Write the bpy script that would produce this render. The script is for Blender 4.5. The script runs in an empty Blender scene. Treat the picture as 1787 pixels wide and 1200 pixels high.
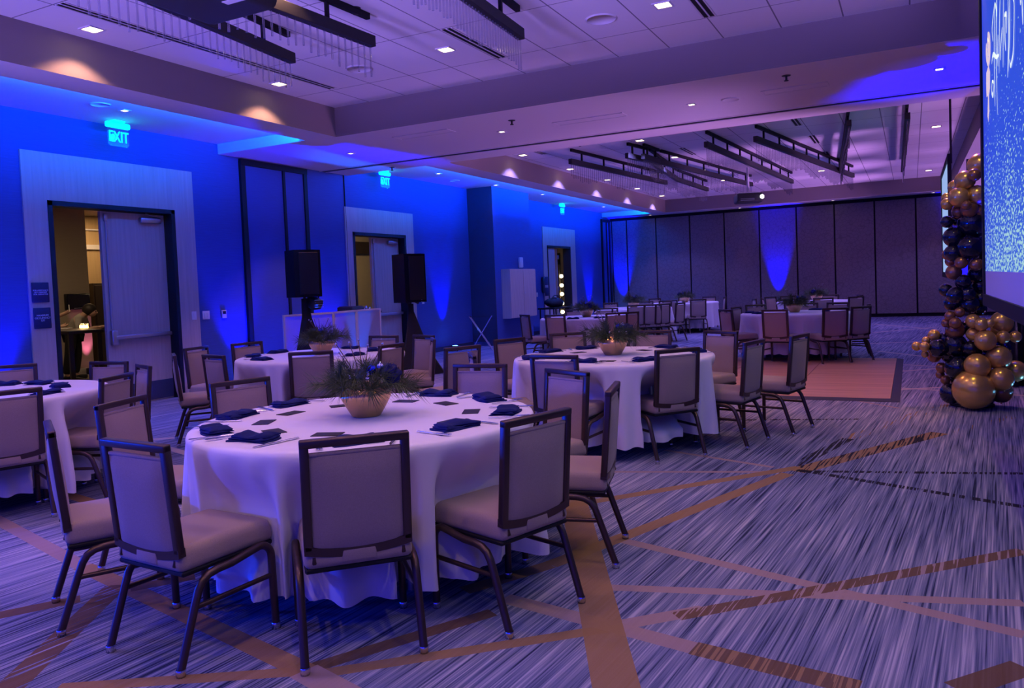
import bpy, bmesh, math, random
from mathutils import Vector, Matrix
C = bpy.context.scene.collection
S = bpy.context.scene
PI = math.pi
R = random.Random(7)

# ------------------------------------------------------------------ camera
EYE = Vector((0, 0, 1.42)); FPX, CX, CY = 1355.09, 893.5, 554.325
RX, RY, RZ = -.042345, -.040675, .476194
def _rot():
    cx, sx, cy, sy, cz, sz = math.cos(RX), math.sin(RX), math.cos(RY), math.sin(RY), math.cos(RZ), math.sin(RZ)
    yaw = Matrix(((cz, sz, 0), (-sz, cz, 0), (0, 0, 1)))
    pit = Matrix(((1, 0, 0), (0, cx, sx), (0, -sx, cx)))
    rol = Matrix(((cy, 0, sy), (0, 1, 0), (-sy, 0, cy)))
    return rol @ pit @ yaw
ROT = _rot()
def _ray(u, v): return ROT.transposed() @ Vector(((u - CX) / FPX, 1, -(v - CY) / FPX))
def pz(u, v, z=0):            # photo pixel -> point on the horizontal plane z
    d = _ray(u, v); return EYE + d * ((z - EYE.z) / d.z)
def px(u, v, x):              # photo pixel -> point on the plane X = x
    d = _ray(u, v); return EYE + d * (x / d.x)
def py(u, v, y):              # photo pixel -> point on the plane Y = y
    d = _ray(u, v); return EYE + d * (y / d.y)
cam = bpy.data.cameras.new('camera'); co = bpy.data.objects.new('camera', cam); C.objects.link(co)
r, f, u = ROT[0], ROT[1], ROT[2]
co.matrix_world = Matrix(((r[0], u[0], -f[0], EYE.x), (r[1], u[1], -f[1], EYE.y), (r[2], u[2], -f[2], EYE.z), (0, 0, 0, 1)))
cam.sensor_width = 36; cam.lens = FPX / 1787 * 36; cam.shift_y = (CY - 600) / 1787; cam.clip_end = 200
S.camera = co

# ------------------------------------------------------------------ world, exposure
S.view_settings.view_transform = 'Standard'; S.view_settings.look = 'None'
S.view_settings.exposure = 0; S.view_settings.gamma = 1; S.view_settings.use_curve_mapping = False
S.cycles.use_denoising = True
S.cycles.max_bounces = 7; S.cycles.diffuse_bounces = 4; S.cycles.transparent_max_bounces = 24
S.cycles.sample_clamp_indirect = 6; S.cycles.caustics_reflective = False; S.cycles.caustics_refractive = False
w = bpy.data.worlds.new('world'); S.world = w; w.use_nodes = True
w.node_tree.nodes['Background'].inputs[0].default_value = (.02, .02, 1, 1)
w.node_tree.nodes['Background'].inputs[1].default_value = 1.3

XW, X2, X3 = -9.36, -7.13, -7.62        # left wall, coffer edge, cove edge
ZS, ZC, ZV = 3.586, 3.99, 3.74          # soffit, coffer, cove ceiling
Y1, Y2, YF = 8.67, 11.65, 25.94         # beam near / far edge, back wall
XR, XC, YB = 3.1, 1.0, -3.0             # right wall, right coffer edge, open near end
YCE = 25.1                              # far coffer end

BLUE, CYAN = (0, 0, 1), (0, .10, 1)
# lamp power and colour by group
LAMP = dict(near_downlight_lamp=(60, (1, .50, .33)),
            aisle_downlight_lamp=(45.1, (1.0, 0.773, 0.182)),
            front_downlight_lamp=(76, (1, .58, .2)),
            far_downlight_lamp=(135.0, (0.3, 0.225, 1.0)),
            beam_downlight_lamp=(130, (1, .42, .22)),
            cove_downlight_lamp=(27, (0.167, 0.167, 1.0)),
            added_left_wash=(1400, (0.0, 0.04, 1.0)),
            added_near_wash=(2964.0, (0.326, 0.211, 1.0)),
            added_far_wash=(1496, (0.7, 0.3, 1.0)),
            added_beam_wash=(638.0, (0.545, 0.273, 1.0)))
def light(kind, loc, power, col, rot=None, aim=None, **kw):
    nm = kw.pop('name', 'lamp_light'); l = bpy.data.lights.new(nm, kind); l.energy = power; l.color = col
    for k, v in kw.items(): setattr(l, k, v)
    o = bpy.data.objects.new(nm, l); C.objects.link(o); o.location = loc
    if aim is not None: o.rotation_euler = (Vector(aim) - Vector(loc)).to_track_quat('-Z', 'Y').to_euler()
    elif rot: o.rotation_euler = rot
    return o
# blue LED strips lying on the lip of the two coves, shining on the cove ceiling and the wall
for ya, yb in ((YB, 8.6), (11.7, 25.15)):
    light('AREA', (X3 - .03, (ya + yb) / 2, ZS + .06), 66 * (yb - ya), CYAN, rot=(0, math.radians(146), 0), shape='RECTANGLE', size=.05, size_y=yb - ya, name='cove_strip')
# unseen fill spots added at right and behind camera, tinting the ceiling violet
def wash(x, y, aim, k, name, ang=34):
    light('SPOT', (x, y, .3), LAMP[name][0] * k, LAMP[name][1], aim=aim, spot_size=math.radians(ang), spot_blend=.5, shadow_soft_size=.45, name=name)
for x in (-5.9, -3.7, -1.5, .7): wash(x, -2.7, (x, 3.3, 4.0), 1, 'added_near_wash')
for y in (12.6, 15.4, 18.2, 21.0, 23.8):
    wash(2.85, y, (-3.2, y, 4.0), 1, 'added_far_wash'); wash(2.85, y, (1.0, y, 4.0), .25, 'added_far_wash', 50)
for y in (9.9, 10.7): wash(2.0, y, (-5.5, y, 4.0), 1, 'added_beam_wash')
# added blue fill spots by the left wall, out of view beside the camera
for y, tx, ty in ((-2.2, -2.6, 2.4), (.6, -5.0, 2.8)): light('SPOT', (-9.1, y, 1.3), *LAMP['added_left_wash'], aim=(tx, ty, .30), spot_size=math.radians(50), spot_blend=.9, shadow_soft_size=.15, name='added_left_wash')

# ------------------------------------------------------------------ materials
def lin(c):
    if isinstance(c, str): c = tuple(int(c[i:i+2], 16) / 255 for i in (0, 2, 4)); return tuple(x / 12.92 if x <= .04045 else ((x + .055) / 1.055) ** 2.4 for x in c)
    return c
M = {}
def mat(name, col, rough=.6, metal=0, emit=None, es=1, noise=None, bump=None, spec=.5, sheen=0, coat=0):
    m = bpy.data.materials.new(name); m.use_nodes = True; nt = m.node_tree; b = nt.nodes['Principled BSDF']
    col = lin(col)
    b.inputs['Base Color'].default_value = (*col, 1); b.inputs['Roughness'].default_value = rough
    b.inputs['Metallic'].default_value = metal; b.inputs['Specular IOR Level'].default_value = spec
    b.inputs['Sheen Weight'].default_value = sheen; b.inputs['Coat Weight'].default_value = coat
    if emit: b.inputs['Emission Color'].default_value = (*lin(emit), 1); b.inputs['Emission Strength'].default_value = es
    if noise or bump:
        tc = nt.nodes.new('ShaderNodeTexCoord')
    if noise:
        sc, amt = noise[0], noise[1]; mp = nt.nodes.new('ShaderNodeMapping'); mp.inputs['Scale'].default_value = sc if hasattr(sc, '__len__') else (sc,) * 3
        n = nt.nodes.new('ShaderNodeTexNoise'); n.inputs['Scale'].default_value = 1; n.inputs['Detail'].default_value = 4
        rp = nt.nodes.new('ShaderNodeMix'); rp.data_type = 'RGBA'
        rp.inputs[6].default_value = (*[c * (1 - amt) for c in col], 1); rp.inputs[7].default_value = (*[min(1, c * (1 + amt)) for c in col], 1)
        nt.links.new(tc.outputs['Object'], mp.inputs[0]); nt.links.new(mp.outputs[0], n.inputs['Vector'])
        nt.links.new(n.outputs['Fac'], rp.inputs[0]); nt.links.new(rp.outputs[2], b.inputs['Base Color'])
    if bump:
        n = nt.nodes.new('ShaderNodeTexNoise'); n.inputs['Scale'].default_value = bump[0]; n.inputs['Detail'].default_value = 3
        bp = nt.nodes.new('ShaderNodeBump'); bp.inputs['Strength'].default_value = bump[1]; bp.inputs['Distance'].default_value = .01
        nt.links.new(tc.outputs['Object'], n.inputs['Vector']); nt.links.new(n.outputs['Fac'], bp.inputs['Height']); nt.links.new(bp.outputs[0], b.inputs['Normal'])
    M[name] = m; return m
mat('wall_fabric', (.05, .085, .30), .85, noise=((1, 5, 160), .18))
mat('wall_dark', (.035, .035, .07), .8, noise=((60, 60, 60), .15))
mat('wood_pale', (.50, .40, .35), .55, noise=((25, 25, 1.3), .22))
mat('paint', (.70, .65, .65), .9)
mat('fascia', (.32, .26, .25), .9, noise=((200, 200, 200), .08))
mat('black_trim', (.009, .009, .012), .6, spec=.25)
mat('charcoal', (.02, .02, .023), .6)
mat('partition', (.27, .235, .235), .9, noise=((25, 25, 25), .12))
mat('frame_metal', (.085, .055, .05), .38, .7)
mat('chair_fabric', (.34, .25, .21), .9, noise=((260, 260, 260), .22), bump=(500, .15), sheen=.15)
mat('chrome', (.75, .75, .78), .22, 1)
mat('steel', (.55, .55, .6), .38, 1)
mat('cloth', (.78, .74, .78), .75, sheen=.2)
mat('navy_cloth', (.006, .012, .095), .8, noise=((60, 60, 60), .25), spec=.2)
mat('card', (.012, .011, .016), .6)
mat('bowl_gold', (.72, .47, .24), .32, 1, bump=(45, .25))
mat('needle', (.055, .085, .028), .6, noise=((30, 30, 30), .5))
mat('twig', (.12, .07, .045), .8)
mat('ornament_silver', (.85, .83, .85), .08, 1)
mat('ornament_blue', (.03, .06, .75), .12, 1)
mat('navy_ribbon', (.005, .007, .085), .7, spec=.2)
mat('balloon_gold', (.80, .50, .13), .24, .62)
mat('balloon_bronze', (.40, .19, .09), .24, .65)
mat('balloon_navy', (.004, .005, .02), .10, 0, coat=.5)
mat('white_plastic', (.75, .74, .76), .4)
mat('acrylic_white', (.72, .70, .78), .35)
mat('speaker_black', (.003, .003, .005), .8, bump=(300, .2), spec=.15)
mat('scrim_black', (.006, .006, .008), .9)
mat('lamp_glow', (1, .9, .7), .5, emit=(1, .80, .42), es=9)
mat('lamp_glow_small', (1, .9, .8), .5, emit=(1, .88, .66), es=7)
mat('exit_green', (.05, .6, .55), .5, emit=(.0, .75, .72), es=1.5)
mat('exit_plate', (.5, .65, .75), .3)
mat('sign_blue', (.012, .014, .06), .5)
mat('sign_text', (.8, .8, .85), .5)
mat('dance_wood', (.5, .27, .15), .42, noise=((.7, 15, 1), .55))
mat('skin', (.46, .27, .2), .6)
mat('hair', (.012, .007, .006), .6)
mat('grey_knit', (.34, .31, .27), .9, noise=((120, 120, 120), .25))
mat('black_clothes', (.008, .008, .01), .85)
mat('lobby_wall', (.40, .33, .25), .9, noise=((3, 3, 60), .06))
mat('lobby_wood', (.52, .36, .19), .55, noise=((25, 25, 1.5), .15))
mat('lobby_dark', (.035, .022, .018), .5, noise=((20, 20, 2), .3))
mat('lobby_floor', (.22, .19, .15), .9, noise=((30, 3, 1), .35))
mat('bulb', (1, .9, .6), .3, emit=(1, .82, .42), es=22)
mat('candle', (1, .8, .5), .4, emit=(1, .62, .2), es=9)
mat('pink_glow', (1, .5, .7), .5, emit=(1, .30, .55), es=3.0)
mat('uplight_lens', (.3, .5, 1), .3, emit=(.05, .25, 1), es=30)
mat('lens_glow', (1, 1, 1), .3, emit=(.9, .95, 1), es=10)
mat('screen_glow', (.02, .02, .02), .6, emit=(.30, .45, .78), es=1)
mat('tv_black', (.01, .01, .012), .25)
mat('script_glow', (.8, .9, .7), .5, emit=(.66, .80, .55), es=.95)
mat('icon_glow', (.8, .7, .55), .5, emit=(.72, .58, .44), es=.9)

def nodes(name, rough=.8):
    m = bpy.data.materials.new(name); m.use_nodes = True; M[name] = m
    b = m.node_tree.nodes['Principled BSDF']; b.inputs['Roughness'].default_value = rough
    return m, m.node_tree, b
class G:                                  # small helper for node graphs
    def __init__(s, nt): s.nt = nt
    def n(s, t, **kw):
        x = s.nt.nodes.new(t)
        for k, v in kw.items(): setattr(x, k, v)
        return x
    def link(s, a, b): s.nt.links.new(a, b)
    def put(s, sock, v):
        if isinstance(v, bpy.types.NodeSocket): s.link(v, sock)
        else: sock.default_value = v
    def math(s, op, a, b=0, c=0, clamp=False):
        x = s.n('ShaderNodeMath', operation=op, use_clamp=clamp); s.put(x.inputs[0], a); s.put(x.inputs[1], b); s.put(x.inputs[2], c); return x.outputs[0]
    def dot(s, v, k):
        x = s.n('ShaderNodeVectorMath', operation='DOT_PRODUCT'); s.link(v, x.inputs[0]); x.inputs[1].default_value = k; return x.outputs['Value']
    def mix(s, f, a, b):
        x = s.n('ShaderNodeMix', data_type='RGBA'); s.put(x.inputs[0], f)
        for i, c in ((6, a), (7, b)): s.put(x.inputs[i], c if isinstance(c, bpy.types.NodeSocket) else (*c, 1))
        return x.outputs[2]
    def vec(s, x, y, z=0):
        c = s.n('ShaderNodeCombineXYZ'); s.put(c.inputs[0], x); s.put(c.inputs[1], y); s.put(c.inputs[2], z); return c.outputs[0]
    def noise(s, v, scale=1, detail=2, dim='3D'):
        x = s.n('ShaderNodeTexNoise', noise_dimensions=dim); s.link(v, x.inputs['Vector']); x.inputs['Scale'].default_value = scale; x.inputs['Detail'].default_value = detail; return x.outputs['Fac']
    def ramp(s, f, stops, interp='LINEAR'):
        x = s.n('ShaderNodeValToRGB'); x.color_ramp.interpolation = interp; e = x.color_ramp.elements
        while len(e) < len(stops): e.new(.5)
        for el, (p, c) in zip(e, stops): el.position = p; el.color = (*c, 1)
        s.link(f, x.inputs[0]); return x.outputs[0]

# ceiling tiles: 0.6 x 1.2 m grid
def tile_mat(name, x0, y0):
    m, nt, b = nodes(name, .9); g = G(nt); p = g.n('ShaderNodeTexCoord').outputs['Object']
    sx = g.n('ShaderNodeSeparateXYZ'); g.link(p, sx.inputs[0])
    fx = g.math('PINGPONG', g.math('SUBTRACT', sx.outputs[0], x0), .2985); fy = g.math('PINGPONG', g.math('SUBTRACT', sx.outputs[1], y0), .604)
    ln = g.math('MAXIMUM', g.math('LESS_THAN', fx, .007), g.math('LESS_THAN', fy, .006))
    g.link(g.mix(ln, (.80, .77, .78), (.24, .22, .25)), b.inputs['Base Color'])
tile_mat('tile_near', .03, 7.91); tile_mat('tile_far', .19, 12.25)

# carpet: streaks along the room, crossed by tan, mauve and dark bands
def carpet():
    m, nt, b = nodes('carpet', .95); g = G(nt); b.inputs['Specular IOR Level'].default_value = .1
    p = g.n('ShaderNodeTexCoord').outputs['Object']; a = math.radians(5)
    u = g.dot(p, (math.cos(a), -math.sin(a), 0)); v = g.dot(p, (math.sin(a), math.cos(a), 0))
    n1 = g.noise(g.vec(g.math('MULTIPLY', u, 120), g.math('MULTIPLY', v, 1.5)), 1, 2)
    n2 = g.noise(g.vec(g.math('MULTIPLY', u, 46), g.math('MULTIPLY', v, .8), 3.3), 1, 1)
    n3 = g.noise(g.vec(g.math('MULTIPLY', u, .55), g.math('MULTIPLY', v, .4), 8), 1, 2)
    n4 = g.noise(p, 420, 1)
    f = g.math('ADD', g.math('MULTIPLY', n1, .75), g.math('MULTIPLY', n2, .40))
    f = g.math('ADD', f, g.math('MULTIPLY', g.math('SUBTRACT', n3, .5), .28))
    f = g.math('ADD', f, g.math('MULTIPLY', g.math('SUBTRACT', n4, .5), .10))
    base = g.ramp(f, [(.40, (.022, .030, .08)), (.47, (.095, .115, .22)), (.54, (.18, .20, .33)), (.63, (.27, .28, .41)), (.75, (.52, .49, .60))])
    fleck = g.noise(g.vec(g.math('MULTIPLY', u, 58), g.math('MULTIPLY', v, 1.6), 17), 1, 2)
    T, MV, BR, DK, LT = (.36, .21, .095), (.42, .29, .28), (.17, .095, .05), (.012, .010, .016), (.52, .42, .42)
    bands = [  # photo-plane end points on the floor, half width, colour, second colour for broken bands
        ((1388, 812), (1480, 765), .05, DK, None, .53), ((1480, 765), (1650, 705), .07, None, T, .60),
        ((1388, 822), (1640, 755), .075, DK, T, .47), ((1640, 760), (1787, 722), .05, None, T, .62),
        ((1395, 822), (1787, 826), .03, None, DK, .47), ((1395, 820), (1787, 884), .035, None, DK, .47), ((1240, 733), (1500, 731), .03, None, DK, .47),
        ((1063, 823), (1345, 823), .025, MV, None, 0), ((1160, 785), (1350, 815), .025, MV, None, 0), ((1500, 700), (1570, 712), .02, MV, None, 0),
        ((1088, 943), (1787, 1107), .038, MV, None, 0), ((1048, 1024), (1787, 1052), .036, MV, None, 0),
        ((1395, 815), (985, 883), .045, T, None, 0), ((1375, 826), (960, 985), .05, T, None, 0), ((960, 985), (810, 1030), .05, T, None, 0),
        ((550, 1163), (860, 1068), .04, BR, None, 0),
        ((540, 1178), (1075, 1094), .035, T, None, 0), ((1060, 1094), (1230, 1063), .045, MV, None, 0), ((1180, 1075), (1787, 961), .042, MV, BR, .45),
        ((880, 1043), (1210, 1130), .05, MV, None, 0), ((1210, 1130), (1500, 1200), .055, T, BR, .45), ((1670, 1202), (1787, 1163), .05, BR, None, 0),
        ((985, 800), (1085, 1240), .085, T, None, 0),
        ((-20, 898), (145, 988), .045, MV, None, 0), ((145, 988), (550, 1178), .05, T, None, 0), ((100, 1200), (540, 1170), .035, T, None, 0), ((530, 1170), (640, 1230), .06, MV, None, 0),
        ((-20, 1077), (140, 1044), .05, BR, None, 0), ((228, 1026), (340, 1005), .05, BR, None, 0),
        ((0, 1215), (205, 1020), .06, BR, None, .45),
        ((100, 857), (180, 882), .05, T, None, 0), ((255, 767), (330, 762), .05, LT, None, 0), ((255, 770), (330, 792), .045, LT, None, 0),
        ((1560, 680), (1790, 668), .04, LT, None, 0), ((1560, 676), (1790, 690), .03, LT, None, 0), ((1565, 648), (1660, 641), .05, LT, None, 0), ((1560, 635), (1650, 640), .04, LT, None, 0),
        ((1500, 600), (1640, 594), .06, LT, None, 0), ((1530, 612), (1640, 625), .05, LT, None, 0), ((1525, 580), (1640, 570), .07, LT, None, 0), ((1525, 565), (1640, 575), .06, LT, None, 0),
    ]
    col = base
    for p0, p1, hw, c1, c2, th in bands:
        A, B = pz(*p0), pz(*p1); d = (B - A).xy; L = d.length; d /= L; nrm = Vector((-d.y, d.x))
        k = g.math('COMPARE', g.dot(p, (nrm.x, nrm.y, 0)), nrm.dot(A.xy), hw)
        t = g.math('COMPARE', g.dot(p, (d.x, d.y, 0)), d.dot(A.xy) + L / 2, L / 2)
        mask = g.math('MULTIPLY', k, t)
        if c2 is not None:
            fl = g.math('GREATER_THAN', fleck, th)
            if c1 is None: mask = g.math('MULTIPLY', mask, fl); cc = c2
            else: cc = g.mix(fl, c1, c2)
        else:
            cc = c1
            if th: mask = g.math('MULTIPLY', mask, g.math('GREATER_THAN', fleck, th - .06))
        mask = g.math('MULTIPLY', mask, .93)
        col = g.mix(mask, col, cc)
    g.link(g.mix(g.math('MULTIPLY', n4, .25), col, (.02, .02, .025)), b.inputs['Base Color'])
    bp = g.n('ShaderNodeBump'); bp.inputs['Strength'].default_value = .35; bp.inputs['Distance'].default_value = .01
    g.link(n4, bp.inputs['Height']); g.link(bp.outputs[0], b.inputs['Normal'])
carpet()

def screen_mat():
    m, nt, b = nodes('screen_picture', .6); g = G(nt); p = g.n('ShaderNodeTexCoord').outputs['Object']
    sx = g.n('ShaderNodeSeparateXYZ'); g.link(p, sx.inputs[0]); z = sx.outputs[2]; y = sx.outputs[1]
    h = g.math('DIVIDE', g.math('SUBTRACT', z, 1.38), 2.2)
    n = g.noise(g.vec(g.math('MULTIPLY', y, 16), g.math('MULTIPLY', z, 46)), 1, 1)
    nb = g.noise(g.vec(g.math('MULTIPLY', y, 2.2), g.math('MULTIPLY', z, 2.2)), 1, 3)
    th = g.math('ADD', g.math('MULTIPLY', h, .42), .46); th = g.math('ADD', th, g.math('MULTIPLY', g.math('SUBTRACT', nb, .5), -.22))
    gl = g.math('MULTIPLY', g.math('SUBTRACT', n, th), 14, clamp=True)
    haze = g.math('SUBTRACT', .55, g.math('MULTIPLY', h, 1.5), clamp=True)
    bg = g.mix(haze, (.016, .075, .66), (.06, .18, .62)); col = g.mix(gl, bg, (.36, .62, .66))
    edge = g.math('MULTIPLY', g.math('SUBTRACT', y, 6.1), 1.0, clamp=True); col = g.mix(g.math('MULTIPLY', edge, .6), col, (.02, .03, .70))
    b.inputs['Base Color'].default_value = (.02, .02, .02, 1)
    g.link(col, b.inputs['Emission Color']); b.inputs['Emission Strength'].default_value = 1.0
screen_mat()
def part_mat():
    m, nt, b = nodes('partition_cloth', .9); g = G(nt); p = g.n('ShaderNodeTexCoord').outputs['Object']
    v = g.n('ShaderNodeTexVoronoi', feature='DISTANCE_TO_EDGE'); g.link(p, v.inputs['Vector']); v.inputs['Scale'].default_value = 9
    e = g.math('LESS_THAN', v.outputs['Distance'], .05); nn = g.noise(p, 130, 2)
    c = g.mix(g.math('MULTIPLY', e, .45), (.30, .25, .245), (.15, .125, .125)); g.link(g.mix(g.math('MULTIPLY', nn, .5), c, (.14, .115, .115)), b.inputs['Base Color'])
part_mat()
def rod_mat():
    m = bpy.data.materials.new('acrylic_rod'); m.use_nodes = True; nt = m.node_tree; nt.nodes.clear(); g = G(nt)
    o = g.n('ShaderNodeOutputMaterial'); tr = g.n('ShaderNodeBsdfTransparent'); tr.inputs[0].default_value = (.80, .80, .84, 1)
    gl = g.n('ShaderNodeBsdfGlossy'); gl.inputs['Roughness'].default_value = .08; gl.inputs[0].default_value = (.9, .9, .95, 1)
    lw = g.n('ShaderNodeLayerWeight'); lw.inputs[0].default_value = .45
    mx = g.n('ShaderNodeMixShader'); g.link(g.math('ADD', g.math('MULTIPLY', lw.outputs['Facing'], .75), .06), mx.inputs[0]); g.link(tr.outputs[0], mx.inputs[1]); g.link(gl.outputs[0], mx.inputs[2]); g.link(mx.outputs[0], o.inputs[0])
    M['acrylic_rod'] = m
rod_mat()
def glass_mat():
    m = bpy.data.materials.new('clear_panel'); m.use_nodes = True; nt = m.node_tree; nt.nodes.clear(); g = G(nt)
    o = g.n('ShaderNodeOutputMaterial'); tr = g.n('ShaderNodeBsdfTransparent'); gl = g.n('ShaderNodeBsdfGlossy'); gl.inputs['Roughness'].default_value = .1
    mx = g.n('ShaderNodeMixShader'); mx.inputs[0].default_value = .18; g.link(tr.outputs[0], mx.inputs[1]); g.link(gl.outputs[0], mx.inputs[2]); g.link(mx.outputs[0], o.inputs[0]); M['clear_panel'] = m
glass_mat()
def trans_mat():       # translucent white facade panels
    m, nt, b = nodes('facade_cloth', .6); g = G(nt); b.inputs['Base Color'].default_value = (.62, .58, .68, 1)
    o = nt.nodes['Material Output']; t = g.n('ShaderNodeBsdfTranslucent'); t.inputs[0].default_value = (.7, .68, .75, 1)
    mx = g.n('ShaderNodeMixShader'); mx.inputs[0].default_value = .5; g.link(b.outputs[0], mx.inputs[1]); g.link(t.outputs[0], mx.inputs[2]); g.link(mx.outputs[0], o.inputs[0])
trans_mat()

# ------------------------------------------------------------------ mesh builder
class MB:
    def __init__(s): s.v = []; s.f = []; s.sm = []
    def add(s, vs, fs, smooth=False):
        k = len(s.v); s.v += [tuple(p) for p in vs]; s.f += [tuple(i + k for i in q) for q in fs]; s.sm += [smooth] * len(fs); return s
    def box(s, c, d, rot=None, bev=0, seg=2, smooth=None, taper=None):
        bm = bmesh.new(); bmesh.ops.create_cube(bm, size=1)
        for q in bm.verts:
            k = taper if (taper and q.co.z > 0) else (1, 1)
            q.co = Vector((q.co.x * d[0] * k[0], q.co.y * d[1] * k[1], q.co.z * d[2]))
        if bev: bmesh.ops.bevel(bm, geom=bm.edges[:], offset=bev, segments=seg, profile=.5, affect='EDGES')
        m = Matrix.Translation(c) @ (rot.to_4x4() if rot is not None else Matrix())
        bm.verts.index_update()
        s.add([m @ q.co for q in bm.verts], [[q.index for q in fc.verts] for fc in bm.faces], smooth if smooth is not None else bool(bev and seg > 1)); bm.free(); return s
    def tube(s, pts, r, n=8, cap=True, flat=None):
        pts = [Vector(p) for p in pts]; rs = r if hasattr(r, '__len__') else [r] * len(pts); vs = []; fs = []
        t0 = (pts[1] - pts[0]).normalized(); ref = Vector((0, 0, 1)) if abs(t0.z) < .9 else Vector((1, 0, 0)); nx = t0.cross(ref).normalized()
        for i, p in enumerate(pts):
            t = ((pts[min(i + 1, len(pts) - 1)] - p).normalized() + (p - pts[max(i - 1, 0)]).normalized())
            t = t.normalized() if t.length > 1e-6 else t0
            nx = (nx - t * nx.dot(t)).normalized(); ny = t.cross(nx)
            for k in range(n):
                a = 2 * PI * (k + .5) / n; q = nx * math.cos(a) * rs[i] + ny * math.sin(a) * rs[i]
                vs.append(p + q)
        for i in range(len(pts) - 1):
            for k in range(n): fs.append((i * n + k, i * n + (k + 1) % n, (i + 1) * n + (k + 1) % n, (i + 1) * n + k))
        s.add(vs, fs, n > 4)
        if cap: s.add([vs[k] for k in range(n)], [tuple(range(n - 1, -1, -1))]); s.add(vs[-n:], [tuple(range(n))])
        return s
    def lathe(s, prof, n=24, c=(0, 0, 0), fn=None, smooth=True):
        vs = []; fs = []
        for (r, z) in prof:
            for k in range(n):
                a = 2 * PI * k / n; x, y, zz = r * math.cos(a), r * math.sin(a), z
                if fn: x, y, zz = fn(x, y, zz, a)
                vs.append((c[0] + x, c[1] + y, c[2] + zz))
        for i in range(len(prof) - 1):
            for k in range(n): fs.append((i * n + k, i * n + (k + 1) % n, (i + 1) * n + (k + 1) % n, (i + 1) * n + k))
        return s.add(vs, fs, smooth)
    def disc(s, c, r, n=24, axis='z', up=True):
        vs = [(c[0] + r * math.cos(2 * PI * k / n), c[1] + r * math.sin(2 * PI * k / n), c[2]) for k in range(n)]
        return s.add(vs, [tuple(range(n)) if up else tuple(range(n - 1, -1, -1))])
    def ball(s, c, r, nu=16, nv=10, sc=(1, 1, 1), rot=None):
        vs = []; fs = []; c = Vector(c)
        for j in range(nv + 1):
            t = PI * j / nv
            for k in range(nu):
                a = 2 * PI * k / nu; q = Vector((r * sc[0] * math.sin(t) * math.cos(a), r * sc[1] * math.sin(t) * math.sin(a), r * sc[2] * math.cos(t)))
                vs.append(c + (rot @ q if rot is not None else q))
        for j in range(nv):
            for k in range(nu): fs.append((j * nu + k, (j + 1) * nu + k, (j + 1) * nu + (k + 1) % nu, j * nu + (k + 1) % nu))
        return s.add(vs, fs, True)
    def quad(s, a, b, c, d): return s.add([a, b, c, d], [(0, 1, 2, 3)])
    def prism(s, poly, z0, z1, m=None):
        n = len(poly); vs = [(x, y, z0) for x, y in poly] + [(x, y, z1) for x, y in poly]
        if m is not None: vs = [m @ Vector(q) for q in vs]
        return s.add(vs, [tuple(range(n - 1, -1, -1)), tuple(range(n, 2 * n))] + [(k, (k + 1) % n, n + (k + 1) % n, n + k) for k in range(n)])
    def mesh(s, name, m):
        me = bpy.data.meshes.new(name); me.from_pydata(s.v, [], s.f); me.polygons.foreach_set('use_smooth', s.sm); me.materials.append(M[m]); me.update(); return me
    def obj(s, name, m, parent=None, loc=(0, 0, 0), rz=0):
        return link(name, s.mesh(name, m), parent, loc, rz)
def link(name, data, parent=None, loc=(0, 0, 0), rz=0):
    o = bpy.data.objects.new(name, data); C.objects.link(o); o.location = loc; o.rotation_euler = (0, 0, rz); o.parent = parent; return o
def tag(o, label=None, cat=None, group=None, kind=None):
    if label: o['label'] = label
    if cat: o['category'] = cat
    if group: o['group'] = group
    if kind: o['kind'] = kind
    return o
def thing(name, label, cat, loc=(0, 0, 0), rz=0, group=None): return tag(link(name, None, None, loc, rz), label, cat, group)
def struct(o): return tag(o, kind='structure')
KIDS = {}
def kids(o):
    return [c for c in o.children]
def dup(root, loc, rz, label=None, group=None):
    def cp(o, par):
        c = o.copy(); C.objects.link(c); c.parent = par
        for ch in kids(o): cp(ch, c)
        return c
    c = cp(root, None); c.location = loc; c.rotation_euler = (0, 0, rz)
    if label: c['label'] = label
    if group: c['group'] = group
    return c
def boxm(c, d, **kw): return MB().box(c, d, **kw)
def span(a, b, **kw):     # box from corner a to corner b
    return MB().box([(p + q) / 2 for p, q in zip(a, b)], [abs(q - p) for p, q in zip(a, b)], **kw)
def rotz(a): return Matrix.Rotation(a, 3, 'Z')
def text_mesh(body, size, m, extrude=.002, align='CENTER', space=1.0):
    cu = bpy.data.curves.new('lettering', 'FONT'); cu.body = body; cu.size = size; cu.extrude = extrude; cu.align_x = align; cu.align_y = 'CENTER'; cu.space_line = space
    o = bpy.data.objects.new('lettering', cu); C.objects.link(o); bpy.context.view_layer.update()
    me = bpy.data.meshes.new_from_object(o.evaluated_get(bpy.context.evaluated_depsgraph_get())); bpy.data.objects.remove(o); bpy.data.curves.remove(cu)
    me.materials.clear(); me.materials.append(M[m]); return me
ORD = ['', 'first', 'second', 'third', 'fourth', 'fifth', 'sixth', 'seventh', 'eighth', 'ninth', 'tenth', 'eleventh']

# ------------------------------------------------------------------ the room
struct(span((-9.6, YB, -.1), (XR + .2, YF + .2, 0)).obj('floor', 'carpet'))
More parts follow.
